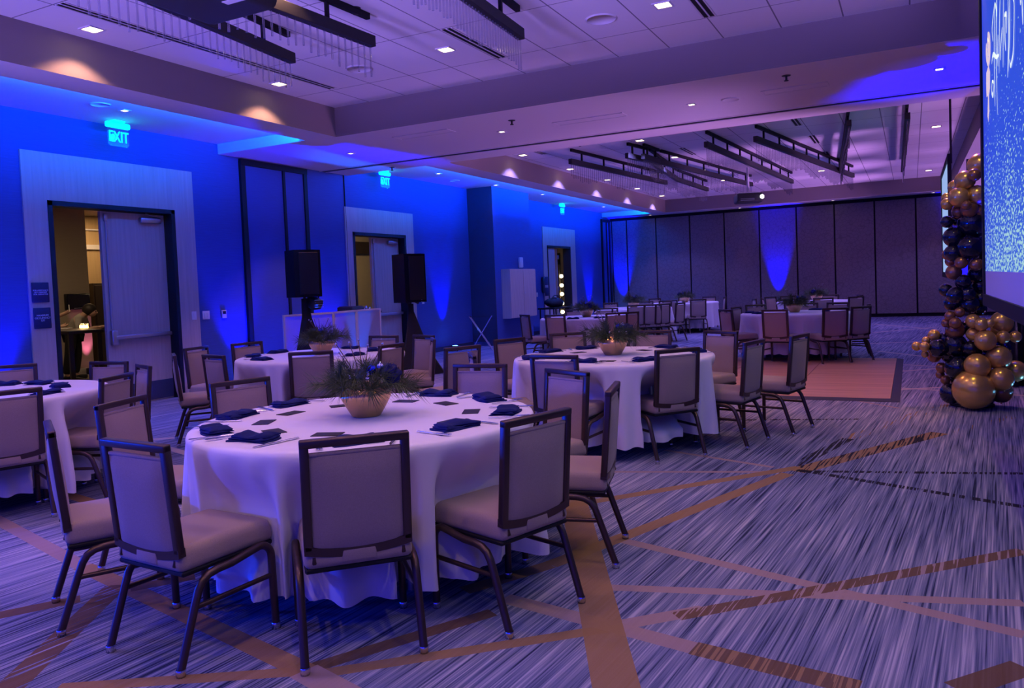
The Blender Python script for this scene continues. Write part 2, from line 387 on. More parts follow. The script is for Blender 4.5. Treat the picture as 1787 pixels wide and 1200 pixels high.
# ceiling: tile fields in two coffers, soffits, fascias, coves
ceil = struct(MB().quad((X2, YB, ZC), (X2, Y1, ZC), (XC, Y1, ZC), (XC, YB, ZC)).obj('ceiling', 'tile_near'))
MB().quad((X2, Y2, ZC), (X2, YCE, ZC), (XC, YCE, ZC), (XC, Y2, ZC)).obj('tile_field', 'tile_far', ceil)
b = MB()
def down(x0, x1, y0, y1, z): b.quad((x0, y0, z), (x0, y1, z), (x1, y1, z), (x1, y0, z))
down(X3, X2, YB, Y1, ZS); down(X3, X2, Y2, YCE, ZS)                 # strips between cove and coffer
down(XW - .2, XR, 8.6, 8.601, ZS)
down(XW - .2, X3, 8.6, 11.66, ZS); down(X3, XR, Y1, Y2, ZS)         # beam between the coffers
down(XC, XR, YB, Y1, ZS); down(XC, XR, Y2, YCE, ZS); down(XW - .2, XR, YCE, YF + .1, ZS)
b.obj('soffit', 'paint', ceil)
b = MB(); down(XW - .2, X3, YB, 8.6, ZV); down(XW - .2, X3, 11.66, 25.15, ZV)
for ya, yb in ((YB, 8.6), (11.66, 25.15)):
    b.quad((X3, ya, ZS), (X3, yb, ZS), (X3, yb, ZV), (X3, ya, ZV))
    b.quad((XW - .2, ya, ZS), (X3, ya, ZS), (X3, ya, ZV), (XW - .2, ya, ZV)); b.quad((XW - .2, yb, ZS), (X3, yb, ZS), (X3, yb, ZV), (XW - .2, yb, ZV))
b.obj('cove', 'paint', ceil)
b = MB()
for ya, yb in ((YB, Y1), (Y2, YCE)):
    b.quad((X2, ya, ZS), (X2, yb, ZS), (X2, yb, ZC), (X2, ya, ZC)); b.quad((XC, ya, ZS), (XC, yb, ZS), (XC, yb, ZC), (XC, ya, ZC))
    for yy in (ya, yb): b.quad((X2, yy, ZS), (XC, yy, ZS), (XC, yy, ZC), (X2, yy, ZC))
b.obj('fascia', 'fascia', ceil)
span((XW - .2, 10.95, ZS - .004), (XR, 11.03, ZS + .02)).obj('partition_track', 'black_trim', ceil)
b = MB()
for yy in (10.90, 11.06): b.box(((XW + XR) / 2, yy, ZS - .003), (XR - XW, .03, .012))
b.obj('track_lip', 'paint', ceil)

# left wall with three door openings
D1, D2, D3 = (5.89, 7.73, 2.68), (11.70, 13.43, 2.54), (20.48, 22.22, 2.52)
b = MB(); y = YB
for a0, a1, zt in (D1, D2, D3):
    b.add(*[MB().box((XW - .11, (y + a0) / 2, ZV / 2), (.22, a0 - y, ZV)).v, MB().box((0, 0, 0), (1, 1, 1)).f])
    b.box((XW - .11, (a0 + a1) / 2, (zt + ZV) / 2), (.22, a1 - a0, ZV - zt)); y = a1
b.box((XW - .11, (y + YF) / 2, ZV / 2), (.22, YF - y, ZV))
wl = struct(b.obj('wall_left', 'wall_fabric'))
b = MB(); y = YB
for a0, a1, zt in (D1, D2, D3): b.box((XW + .008, (y + a0) / 2, .05), (.016, a0 - y, .1)); y = a1
b.box((XW + .008, (y + YF) / 2, .05), (.016, YF - y, .1)); struct(b.obj('baseboard_left', 'wall_dark'))
# pale wood surround panels about each doorway
for k, (p0, p1, zt, dd) in enumerate(((5.60, 8.07, 3.26, D1), (11.50, 13.72, 3.0, D2), (20.22, 22.62, 3.05, D3))):
    b = MB(); t = .022
    for ya, yb, za, zb in ((p0, dd[0], 0, zt), (dd[1], p1, 0, zt), (dd[0], dd[1], dd[2], zt)): b.box((XW + t / 2, (ya + yb) / 2, (za + zb) / 2), (t, yb - ya, zb - za))
    struct(b.obj('trim_%d' % (k + 1), 'wood_pale'))
def door(n, y0, y1, zt, closer=True, near_leaf=False):
    d = struct(link('door_%d' % n, None, None, (XW, y0, 0)))
    W = y1 - y0; b = MB()
    for yy in (.03, W - .03): b.box((-.09, yy, zt / 2), (.24, .06, zt))
    b.box((-.09, W / 2, zt - .03), (.24, W, .06)); b.obj('door_frame', 'black_trim', d)
    lx = -.15; a, e = W * .43, W - .07
    lf = boxm((lx, (a + e) / 2, zt / 2 - .03), (.05, e - a, zt - .08)).obj('door_leaf', 'wood_pale', d)
    boxm((lx + .028, (a + e) / 2, .15), (.006, e - a, .26)).obj('kick_plate', 'wall_dark', lf)
    b = MB(); b.box((lx + .075, (a + e) / 2 + .03, .93), (.05, e - a - .1, .055), bev=.012); b.box((lx + .06, a + .07, .93), (.07, .09, .2), bev=.015); b.obj('panic_bar', 'steel', lf)
    b = MB(); b.tube([(lx + .04, a + .06, 1.05), (lx + .04, a + .06, zt - .16)], .009, 6); b.box((lx + .04, a + .06, zt - .15), (.04, .05, .1), bev=.01); b.obj('vertical_rod', 'steel', lf)
    if closer:
        b = MB(); b.box((lx + .06, e - .25, zt - .16), (.06, .32, .075), bev=.01); b.tube([(lx + .06, e - .12, zt - .11), (lx + .1, e - .35, zt - .075)], .008, 6); b.obj('door_closer', 'steel', lf)
    if near_leaf:
        l2 = boxm((lx, .06 + (W * .36) / 2, zt / 2 - .03), (.05, W * .36 - .06, zt - .08)).obj('door_leaf', 'wood_pale', d)
    return d
door(1, *D1); door(2, *D2)
# third doorway: left leaf shut, right leaf swung out so that its hinged edge shows
d = struct(link('door_3', None, None, (XW, D3[0], 0))); W = D3[1] - D3[0]; b = MB()
for yy in (.03, W - .03): b.box((-.09, yy, D3[2] / 2), (.24, .06, D3[2]))
b.box((-.09, W / 2, D3[2] - .03), (.24, W, .06)); b.obj('door_frame', 'black_trim', d)
lf = boxm((-.06, .36, D3[2] / 2 - .03), (.05, .60, D3[2] - .08)).obj('door_leaf', 'wood_pale', d)
lf = boxm((-.60, 1.19, D3[2] / 2 - .03), (.8, .05, D3[2] - .08)).obj('door_leaf', 'wood_pale', d)
b = MB()
for zz in (.45, 1.25, 2.2): b.box((-.19, 1.22, zz), (.03, .16, .12), bev=.008)
b.obj('hinge', 'steel', lf)
# pockets for the folding partition, with dark posts
for k, (ya, ym, yb, zt) in enumerate(((9.04, 9.94, 10.46, 3.54), (25.02, 25.45, 25.72, 3.5))):
    d = struct(link('door_%d' % (k + 4), None, None, (XW, 0, 0)))
    boxm((.012, (ya + yb) / 2, zt / 2), (.02, yb - ya, zt)).obj('pocket_panel', 'wall_fabric', d)
    b = MB()
    for yy, ww in ((ya, .09), (ym, .05), (yb, .08)): b.box((.025, yy, zt / 2), (.05, ww, zt))
    b.box((.03, (ya + yb) / 2, zt - .02), (.06, yb - ya + .08, .09)); b.obj('pocket_frame', 'black_trim', d)
boxm((XW + .012, 11.535, 1.79), (.02, .012, 3.58)).obj('trim_4', 'black_trim')['kind'] = 'structure'
# boxed column standing out of the left wall
CXF = -8.69; cy1 = px(927, 470, CXF).y
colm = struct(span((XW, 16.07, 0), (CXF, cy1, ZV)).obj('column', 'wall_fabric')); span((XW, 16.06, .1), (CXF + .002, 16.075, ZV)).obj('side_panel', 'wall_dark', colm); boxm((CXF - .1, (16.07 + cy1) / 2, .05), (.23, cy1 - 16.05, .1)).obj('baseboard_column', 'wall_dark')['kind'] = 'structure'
# back wall of folding partition panels
bw = struct(span((XW - .1, YF + .02, 0), (XR, YF + .15, ZS)).obj('wall_back', 'black_trim'))
seams = [XW] + [py(u, 470, YF).x for u in (1070, 1096, 1147, 1206, 1266, 1327, 1392, 1458, 1528, 1600)]
while seams[-1] + 1.12 < XR: seams.append(seams[-1] + 1.12)
seams.append(XR)
for a0, a1 in zip(seams, seams[1:]):
    span((a0 + .022, YF - .03, .10), (a1 - .022, YF + .02, ZS - .10), bev=.008, seg=1).obj('partition_panel', 'partition_cloth', bw)
struct(span((XR, YB, 0), (XR + .15, YF, ZC)).obj('wall_right', 'wall_fabric'))

# lobby beyond the doorways
struct(span((-17, 3, -.1), (XW - .2, YF, -.001)).obj('floor_lobby', 'lobby_floor'))
struct(span((-17, 3, 3.3), (XW - .2, YF, 3.4)).obj('ceiling_lobby', 'lobby_wall'))
lw_ = struct(MB().box((-14.7, 6.5, 1.65), (.2, 6.9, 3.3)).obj('wall_lobby', 'lobby_wall'))
boxm((-14.58, 6.5, .06), (.03, 6.9, .12)).obj('baseboard_lobby', 'paint')['kind'] = 'structure'
struct(MB().box((-16.1, 11.2, 1.65), (.2, 6, 3.3)).obj('wall_lobby_recess', 'lobby_wood'))
b = MB(); b.box((-15.97, 11.2, 2.62), (.05, 5, .1)); b.box((-15.97, 11.2, 3.0), (.05, 5, .03)); struct(b.obj('trim_lobby', 'paint'))
struct(span((-12.6, 13.2, 0), (-12.5, YF, 3.3)).obj('wall_lobby_corridor', 'lobby_wall'))
boxm((-12.46, 15.2, 2.52), (.08, 3, .3)).obj('trim_lobby_header', 'lobby_dark')['kind'] = 'structure'
c0 = thing('service_cabinet', 'tall dark brown cabinet against the lobby\'s pale wood wall, seen through the open doorway', 'cabinet', (-15.65, 11.3, 0))
boxm((0, 0, .91), (.6, 1.5, 1.8)).obj('cabinet_body', 'lobby_dark', c0)
for s in (-1, 1): dl = boxm((.31, s * .37, .92), (.02, .70, 1.7), bev=.006, seg=1).obj('door', 'lobby_dark', c0); boxm((.33, s * .06, 1.5), (.02, .015, .14)).obj('handle', 'steel', dl)
struct(span((-17.1, 3, 0), (-17, YF, 3.3)).obj('wall_lobby_outer', 'lobby_wall')); struct(span((-17, YF, 0), (XW - .2, YF + .1, 3.3)).obj('wall_lobby_end', 'lobby_wall')); struct(span((-17, 2.9, 0), (XW - .2, 3, 3.3)).obj('wall_lobby_start', 'lobby_wall'))
light('AREA', (-12.3, 7.5, 3.2), 34, (1, .70, .42), aim=(-12.3, 7.5, 0), size=1.2, name='lobby_lamp')
light('AREA', (-15.0, 10.6, 3.2), 30, (1, .66, .34), aim=(-15.2, 10.8, 0), size=.8, name='lobby_lamp')
light('AREA', (-11.0, 14.6, 3.2), 26, (1, .70, .38), aim=(-11.4, 14.8, 0), size=.8, name='lobby_lamp')
light('AREA', (-11.2, 21.5, 3.2), 16, (1, .70, .38), aim=(-11.4, 21.5, 0), size=.8, name='lobby_lamp')

# ------------------------------------------------------------------ wall things
RWALL = (PI / 2, 0, PI / 2)               # lettering that stands on the left wall
def wall_sign(y0, z0, y1, z1, lines, label, xf=XW + .022, size=.034):
    s = thing('wall_sign', label, 'sign', (xf, (y0 + y1) / 2, (z0 + z1) / 2), group='blue wall signs')
    MB().box((.008, 0, 0), (.016, y1 - y0, z1 - z0), bev=.006, seg=2).obj('plate', 'sign_blue', s)
    if lines:
        o = link('lettering', text_mesh(lines, size, 'sign_text', .001), s, (.017, 0, .0)); o.rotation_euler = RWALL
    return s
wall_sign(5.625, 1.44, 5.835, 1.68, 'FOR ASSISTANCE\nLIFT HANDSET\nFOR OPERATOR', 'dark blue sign about the operator handset beside the open doorway, upper of two', size=.024)
wall_sign(5.63, 1.125, 5.84, 1.375, 'MAXIMUM\nOCCUPANCY\n577', 'dark blue maximum occupancy sign beside the open doorway, lower of two', size=.031)
for (u, v, la) in ((952, 490, 'small dark sign by the doorway of glowing bulbs, upper one'), (953, 509, 'small dark sign by the doorway of glowing bulbs, lower one')):
    q = px(u, v, XW); wall_sign(q.y - .12, q.z - .12, q.y + .12, q.z + .12, None, la)
def switch(y, z, w_, label, xf=XW, n=1):
    s = thing('light_switch', label, 'light switch', (xf, y, z), group='wall switches')
    MB().box((.005, 0, 0), (.01, w_, .125), bev=.004).obj('plate', 'white_plastic', s)
    for k in range(n): boxm((.012, (k - (n - 1) / 2) * .05, 0), (.01, .032, .065), bev=.003).obj('rocker', 'white_plastic', s)
switch(7.965, 1.16, .08, 'narrow white light switch on the pale wood panel by the door', XW + .022)
switch(8.20, 1.155, .13, 'wide white double switch on the blue wall beside the pale wood panel', n=2)
q = px(390, 548, XW); s = thing('thermostat', 'small white thermostat on the blue wall before the dark pocket post', 'thermostat', (XW, q.y, q.z))
MB().box((.012, 0, 0), (.024, .085, .125), bev=.006).obj('housing', 'white_plastic', s); boxm((.025, 0, .025), (.004, .06, .045)).obj('display', 'tv_black', s)
for (u, v, la) in ((722, 528, 'white wall plate just right of the loudspeaker beside the second door'), (738, 525, 'white keypad on the blue wall right of the loudspeaker')):
    q = px(u, v, XW); switch(q.y, q.z, .09, la)
for (u, v, la) in ((932.5, 514, 'white switch left of the doorway of bulbs, nearer the column'), (937, 514, 'white switch left of the doorway of bulbs, nearer the doorway')):
    q = px(u, v, XW); switch(q.y, q.z, .1, la)
q = px(907, 458, CXF); s = thing('wall_phone', 'white alarm strobe on the dark column above the wood cabinet', 'alarm', (CXF, q.y, q.z))
MB().box((.03, 0, 0), (.06, .18, .26), bev=.02).obj('housing', 'white_plastic', s)
ca, cb = px(870, 470, CXF), px(925, 550, CXF)
s = thing('wall_cabinet', 'pale wood wall cabinet mounted on the dark column', 'cabinet', (CXF, (ca.y + cb.y) / 2, 0))
W = cb.y - ca.y - .2; zc0, zc1 = .62, 1.80
boxm((.11, .02, (zc0 + zc1) / 2), (.22, W, zc1 - zc0)).obj('cabinet_body', 'wood_pale', s)
for k in (-1, 1):
    dl = boxm((.23, .02 + k * W / 4, (zc0 + zc1) / 2), (.02, W / 2 - .01, zc1 - zc0 - .02), bev=.004, seg=1).obj('door', 'wood_pale', s); boxm((.245, .02 + k * .05, (zc0 + zc1) / 2), (.015, .05, .012)).obj('handle', 'steel', dl)
q = px(946, 497, XW); s = thing('wall_handset', 'black handset hanging on the wall left of the doorway of bulbs', 'handset', (XW, q.y, q.z))
MB().box((.04, 0, 0), (.08, .12, .46), bev=.03).obj('receiver', 'charcoal', s); MB().tube([(.03, 0, -.22), (.03, .03, -.5), (.03, .01, -.9)], .006, 6).obj('cord', 'charcoal', s)

def exit_sign(x, y, label):
    s = thing('exit_sign', label, 'exit sign', (x, y, ZV), group='green exit signs')
    MB().box((0, 0, -.01), (.10, .16, .02), bev=.006).obj('canopy', 'exit_green', s)
    MB().box((0, 0, -.06), (.06, .34, .075), bev=.02).obj('housing', 'exit_green', s)
    p = MB().prism([(-.15, -.095), (-.15, -.30), (-.12, -.33), (.12, -.33), (.15, -.30), (.15, -.095)], -.006, .006, Matrix(((0, 0, 1, 0), (1, 0, 0, 0), (0, 1, 0, 0), (0, 0, 0, 1)))).obj('plate', 'clear_panel', s)
    o = link('lettering', text_mesh('EXIT', .175, 'exit_green', .004), s, (.010, 0, -.215)); o.rotation_euler = RWALL; o.scale = (.80, 1.15, 1)
    light('POINT', (x + .10, y, ZV - .2), .6, (.0, .8, .75), shadow_soft_size=.05)
exit_sign(-9.08, 6.72, 'glowing green EXIT sign above the open doorway')
exit_sign(-9.08, 12.45, 'glowing green EXIT sign above the second door, behind the loudspeakers')
exit_sign(-9.08, 21.1, 'glowing green EXIT sign above the doorway of bulbs')

# lobby furniture and people seen through the open doorway
s = thing('wall_television', 'black television on the lobby wall beyond the open doorway', 'television', (-14.6, 9.66, 1.44))
MB().box((.04, 0, 0), (.07, .50, .31), bev=.01).obj('casing', 'tv_black', s); boxm((.077, 0, .01), (.004, .44, .24)).obj('screen', 'tv_black', s); boxm((.08, 0, -.13), (.004, .2, .012)).obj('badge', 'steel', s)
bt = Vector((-11.78, 7.66, 0)); s = thing('high_table', 'dark high table carrying candles in the lobby doorway', 'table', bt, -.27)
top = MB().box((0, 0, .975), (1.45, .5, .05), bev=.008).obj('tabletop', 'lobby_dark', s)
for a_ in (-.64, .64):
    for c_ in (-.2, .2): MB().box((a_, c_, .475), (.06, .06, .95)).obj('leg', 'lobby_dark', s)
b = MB()
for c_ in (-.2, .2): b.box((0, c_, .18), (1.28, .03, .04))
for a_ in (-.64, .64): b.box((a_, 0, .18), (.03, .4, .04))
b.obj('stretcher', 'lobby_dark', s)
for k in range(3):
    q = pz(142 + k * 4.6, 573, 1.0005); s = thing('candle', 'lit candle in a glass on the dark high table, ' + ('first', 'second', 'third')[k] + ' of three', 'candle', q, group='candles on the high table')
    MB().lathe([(.0, 0), (.03, 0), (.035, .08), (.031, .08), (.027, .01), (0, .01)], 14).obj('glass', 'clear_panel', s)
    MB().lathe([(.0, .008), (.025, .008), (.025, .05), (.0, .055)], 12).obj('wax', 'candle', s)
light('POINT', pz(146, 573, 1.0) + Vector((0, 0, .18)), 2.0, (1, .6, .25), shadow_soft_size=.04)
q = pz(112, 573, 1.0005); tag(MB().box((0, 0, .004), (.2, .14, .008)).obj('paper', 'white_plastic', None, q, .3), 'white paper lying at the end of the dark high table', 'paper')

def person(name, label, loc, rz, chains, radii, clothes):
    """one skinned body; hair and clothing are children"""
    P_ = thing(name, label, 'person', loc, rz)
    def skin(nm, m, verts, edges, rad, root=0):
        me = bpy.data.meshes.new(nm); me.from_pydata(verts, edges, []); me.materials.append(M[m])
        o = link(nm, me, P_); md = o.modifiers.new('skin', 'SKIN'); md.use_smooth_shade = True
        for k, rr in enumerate(rad): me.skin_vertices[0].data[k].radius = rr if hasattr(rr, '__len__') else (rr, rr)
        me.skin_vertices[0].data[root].use_root = True
        sb = o.modifiers.new('sub', 'SUBSURF'); sb.levels = 2; sb.render_levels = 2
        return o
    for c in clothes: skin(*c)
    return P_
def finger_hand(base, d, up):
    """short chains for palm, four fingers and a thumb, as (verts, edges, radii)"""
    base = Vector(base); d = Vector(d).normalized(); up = Vector(up).normalized(); sd = d.cross(up).normalized()
    vs, es, rs = [], [], []
    return vs, es, rs, base, d, up, sd
def bend_person():
    # bent forward over the high table, seen from the side; local +X is the way she faces
    hip, ch, neck = (0, 0, .86), (.13, 0, 1.10), (.22, 0, 1.21)
    body_v = [hip, (.06, 0, .98), ch, neck, (.29, 0, 1.25), (.35, 0, 1.23),
              (0, .09, .86), (.02, .10, .48), (-.04, .10, .09), (.09, .10, .03),
              (0, -.09, .86), (-.05, -.10, .48), (-.12, -.10, .09), (.01, -.10, .03),
              (.14, .16, 1.11), (.20, .21, .90), (.40, .15, .94), (.48, .13, .96),
              (.14, -.16, 1.11), (.18, -.21, .88), (.38, -.15, .94), (.46, -.13, .96)]
    body_e = [(0, 1), (1, 2), (2, 3), (3, 4), (4, 5), (0, 6), (6, 7), (7, 8), (8, 9), (0, 10), (10, 11), (11, 12), (12, 13), (2, 14), (14, 15), (15, 16), (16, 17), (2, 18), (18, 19), (19, 20), (20, 21)]
    body_r = [(.14, .13), (.125, .12), (.13, .12), .055, .08, .06, .085, .062, .045, .03, .085, .062, .045, .03, .055, .043, .032, .03, .055, .043, .032, .03]
    for k, sy in ((17, 1), (21, -1)):                # five fingers and a thumb on each hand
        bx = Vector(body_v[k])
        for j in range(4):
            n = len(body_v); a = (j - 1.5) * .02
            body_v += [tuple(bx + Vector((.035, a, .0))), tuple(bx + Vector((.07 - abs(j - 1.2) * .006, a * 1.2, -.012)))]
            body_e += [(k, n), (n, n + 1)]; body_r += [.011, .008]
        n = len(body_v); body_v += [tuple(bx + Vector((.01, -sy * .035, .0))), tuple(bx + Vector((.035, -sy * .05, -.01)))]; body_e += [(k, n), (n, n + 1)]; body_r += [.012, .009]
    knit_v = [(.01, 0, .84), (.06, 0, .98), (.13, 0, 1.10), (.19, 0, 1.18), (.14, .16, 1.11), (.20, .21, .90), (.36, .16, .935), (.14, -.16, 1.11), (.18, -.21, .88), (.34, -.16, .935)]
    knit_e = [(0, 1), (1, 2), (2, 3), (2, 4), (4, 5), (5, 6), (2, 7), (7, 8), (8, 9)]
    knit_r = [(.165, .15), (.15, .14), (.15, .145), .08, .075, .06, .048, .075, .06, .048]
    tr_v = [(0, 0, .90), (0, .09, .84), (.02, .10, .48), (-.04, .10, .10), (0, -.09, .84), (-.05, -.10, .48), (-.12, -.10, .10)]
    tr_e = [(0, 1), (1, 2), (2, 3), (0, 4), (4, 5), (5, 6)]; tr_r = [(.155, .145), .11, .085, .075, .11, .085, .075]
    P_ = person('person', 'person in a pale grey top and black trousers bending forward behind the dark high table', Vector((-13.75, 9.0, 0)), math.radians(38), None, None,
        [('body', 'skin', body_v, body_e, body_r), ('grey_top', 'grey_knit', knit_v, knit_e, knit_r), ('trousers', 'black_clothes', tr_v, tr_e, tr_r)])
    MB().ball((.30, 0, 1.285), .112, 18, 12, (1.08, .95, 1)).obj('hair', 'hair', P_)
    b = MB(); b.ball((.345, 0, 1.235), .082, 16, 12, (1.0, .86, 1.05)); b.ball((.428, 0, 1.22), .018, 8, 6)
    b.obj('face', 'skin', P_)
    for sy in (1, -1): MB().ball((.417, sy * .03, 1.245), .011, 8, 6).obj('eye', 'tv_black', P_)
    b = MB()
    for sy, xo in ((.10, 0), (-.10, -.08)): b.box((xo + .04, sy, .045), (.25, .085, .08), bev=.025)
    b.obj('shoes', 'black_clothes', P_)
bend_person()
def dark_person():
    body_v = [(0, 0, .92), (0, 0, 1.10), (.01, 0, 1.32), (.03, 0, 1.46), (.05, 0, 1.56), (.06, 0, 1.68),
              (0, .09, .88), (.02, .10, .5), (0, .10, .09), (.12, .10, .03), (0, -.09, .88), (.02, -.10, .5), (0, -.10, .09), (.12, -.10, .03),
              (.01, .18, 1.38), (.06, .24, 1.12), (.28, .20, 1.22), (.36, .18, 1.25), (.01, -.18, 1.38), (.02, -.23, 1.10), (.20, -.20, 1.02), (.28, -.18, 1.03)]
    body_e = [(0, 1), (1, 2), (2, 3), (3, 4), (4, 5), (0, 6), (6, 7), (7, 8), (8, 9), (0, 10), (10, 11), (11, 12), (12, 13), (2, 14), (14, 15), (15, 16), (16, 17), (2, 18), (18, 19), (19, 20), (20, 21)]
    body_r = [(.14, .12), (.13, .11), (.14, .11), .055, .085, .07, .085, .062, .045, .03, .085, .062, .045, .03, .055, .043, .034, .032, .055, .043, .034, .032]
    for k, sy in ((17, 1), (21, -1)):
        bx = Vector(body_v[k])
        for j in range(4):
            n = len(body_v); a = (j - 1.5) * .02
            body_v += [tuple(bx + Vector((.035, a, .012))), tuple(bx + Vector((.062 - abs(j - 1.2) * .006, a * .8, .035)))]
            body_e += [(k, n), (n, n + 1)]; body_r += [.011, .008]
        n = len(body_v); body_v += [tuple(bx + Vector((.0, -sy * .03, .025))), tuple(bx + Vector((.025, -sy * .03, .05)))]; body_e += [(k, n), (n, n + 1)]; body_r += [.012, .009]
    ja_v = [(0, 0, .86), (0, 0, 1.10), (.01, 0, 1.34), (.02, 0, 1.42), (.01, .18, 1.37), (.06, .24, 1.12), (.22, .21, 1.19), (.01, -.18, 1.37), (.02, -.23, 1.10), (.16, -.20, 1.03)]
    ja_e = [(0, 1), (1, 2), (2, 3), (2, 4), (4, 5), (5, 6), (2, 7), (7, 8), (8, 9)]; ja_r = [(.17, .15), (.155, .13), (.16, .13), .09, .078, .062, .048, .078, .062, .048]
    tr_v = [(0, 0, .92), (0, .09, .84), (.02, .10, .5), (0, .10, .09), (0, -.09, .84), (.02, -.10, .5), (0, -.10, .09)]
    tr_e = [(0, 1), (1, 2), (2, 3), (0, 4), (4, 5), (5, 6)]; tr_r = [(.155, .14), .11, .085, .075, .11, .085, .075]
    P_ = person('person', 'person in black half hidden by the door jamb, holding up a pen', Vector((-13.13, 8.10, 0)), math.radians(62), None, None,
        [('body', 'skin', body_v, body_e, body_r), ('black_jacket', 'black_clothes', ja_v, ja_e, ja_r), ('trousers', 'black_clothes', tr_v, tr_e, tr_r)])
    MB().ball((.045, 0, 1.66), .115, 18, 12, (1, .92, 1.05)).obj('hair', 'hair', P_)
    b = MB(); b.ball((.085, 0, 1.62), .09, 16, 12, (1, .85, 1.15)); b.ball((.178, 0, 1.615), .016, 8, 6); b.obj('face', 'skin', P_)
    for sy in (1, -1): MB().ball((.162, sy * .03, 1.64), .011, 8, 6).obj('eye', 'tv_black', P_)
    b = MB()
    for sy in (.1, -.1): b.box((.06, sy, .045), (.26, .09, .08), bev=.025)
    b.obj('shoes', 'black_clothes', P_)
    m = P_.matrix_basis
    tag(MB().tube([(0, 0, -.06), (0, 0, .09)], .007, 8).obj('pen', 'white_plastic', None, Vector((-13.13, 8.10, 0)) + rotz(math.radians(62)) @ Vector((.395, .165, 1.30))), 'white pen held up by the person in black', 'pen')
dark_person()
# pink uplight in the lobby
q = Vector((-14.44, 9.80, 0)); s = thing('floor_uplight', 'pink-lit floor uplight against the lobby wall corner', 'uplight', q)
MB().box((0, 0, .06), (.16, .16, .12), bev=.01).obj('housing', 'charcoal', s); MB().lathe([(0, .125), (.05, .125), (.055, .12)], 14).obj('lens', 'pink_glow', s)
light('SPOT', q + Vector((.0, 0, .16)), 40, (1, .22, .5), aim=q + Vector((-.16, .02, .9)), spot_size=math.radians(42), spot_blend=.5, shadow_soft_size=.04)

# doorway of glowing bulbs
s = thing('marquee_column', 'vertical strip of glowing globe bulbs standing inside the far doorway', 'bulb strip', Vector((px(977, 545, XW - .55).x, px(977, 545, XW - .55).y, 0)))
MB().box((0, 0, 1.0), (.10, .10, 2.0)).obj('post', 'lobby_dark', s)
for k, v in enumerate((482, 498, 513, 529, 544)):
    q = px(974 + k * .9, v, XW - .55); MB().ball((.10, 0, q.z), .055, 14, 10).obj('bulb', 'bulb', s); MB().tube([(.04, 0, q.z), (.07, 0, q.z)], .02, 8).obj('socket', 'steel', s)
b = MB()
q = px(969, 470, XW - .9)
for k in range(9): b.box((math.sin(k * 1.9) * .03, k * .055 - .1, 1.2), (.06, .05, 2.4), bev=.02)
tag(b.obj('curtain', 'black_clothes', None, (q.x, q.y, 0)), 'dark curtain hanging behind the strip of globe bulbs', 'curtain')

# ------------------------------------------------------------------ ceiling things
def downlight(x, y, z, label, size=.15, cone=112, lamp='near_downlight_lamp', k=1):
    s = thing('downlight', label, 'ceiling light', (x, y, z), group='recessed ceiling lights')
    h = size / 2; b = MB()
    for sx, sy, dx, dy in ((0, h, size + .03, .015), (0, -h, size + .03, .015), (h, 0, .015, size), (-h, 0, .015, size)): b.box((sx, sy, -.004), (dx, dy, .012))
    b.obj('trim_ring', 'paint', s)
    MB().box((0, 0, -.001), (size - .012, size - .012, .004)).obj('diffuser', 'lamp_glow' if size > .1 else 'lamp_glow_small', s)
    light('SPOT', (x, y, z - .02), LAMP[lamp][0] * k, LAMP[lamp][1], spot_size=math.radians(cone), spot_blend=.35, shadow_soft_size=.05, name=lamp)
CL = {(-6.83, 4.85): 'square downlight beside the soffit at the near tiled ceiling\'s outer row', (-6.83, 7.29): 'square downlight below the end of the nearest hanging rods', (-4.43, 7.29): 'square downlight between the second and third near rod chandeliers', (-2.03, 7.29): 'square downlight at the near tiled ceiling beyond the round speaker'}
for x in (-6.83, -4.43, -2.03, .40):
    for y in (0.05, 2.45, 4.85, 7.29):
        if (x, y) in CL: downlight(x, y, ZC, CL[(x, y)])
        else:
            nm = 'aisle_downlight_lamp' if x > 0 else 'front_downlight_lamp' if y < 1 else 'near_downlight_lamp'
            light('SPOT', (x, y, ZC - .02), *LAMP[nm], spot_size=math.radians(112), spot_blend=.35, shadow_soft_size=.05, name=nm)
rows = ('first', 'second', 'third', 'fourth', 'fifth'); cols_ = {-6.83: 'along the amber-lit fascia', -4.42: 'between the zigzag rod chandeliers', -1.98: 'beside the long straight rod chandelier', .45: 'nearest the balloon tower'}
for x in (-6.83, -4.42, -1.98, .45):
    for k, y in enumerate({-6.83: (14.0, 16.42, 18.84, 21.26, 23.7), -4.42: (14.0, 16.42, 18.84, 21.26), -1.98: (16.42, 18.84, 21.26), .45: (16.3, 23.4)}[x]):
        downlight(x, y, ZC, 'far tiled ceiling downlight, ' + rows[k] + ' of the row ' + cols_[x], lamp='far_downlight_lamp')
for x, la in ((-7.79, 'beside the blue cove'), (-5.10, 'before the far chandeliers'), (-2.41, 'near the flat panel grille'), (.31, 'in the blue splash by the screen')):
    downlight(x, 9.81, ZS, 'small downlight in the lowered ceiling beam, the one ' + la, size=.085, cone=96, lamp='beam_downlight_lamp')
for x, la in ((-7.79, 'above the wall corner'), (-4.84, 'beneath the far projector'), (-2.08, 'over the middle wall panels'), (.6, 'by the balloon tower')):
    downlight(x, 25.6, ZS, 'small downlight before the folding wall, the one ' + la, size=.085, cone=30, k=.12, lamp='beam_downlight_lamp')
for k, y in enumerate((4.7, 6.4)): downlight(-8.5, y, ZV, 'small downlight in the near blue cove, ' + rows[k] + ' of two', size=.085, cone=70, lamp='cove_downlight_lamp')
for k, u in enumerate(((743, 305), (842, 325), (925, 341), (1035, 362))):
    q = pz(*u, ZV); downlight(-8.5, q.y, ZV, 'small downlight in the far blue cove, ' + rows[k] + ' from the near end', size=.085, cone=70, lamp='cove_downlight_lamp')
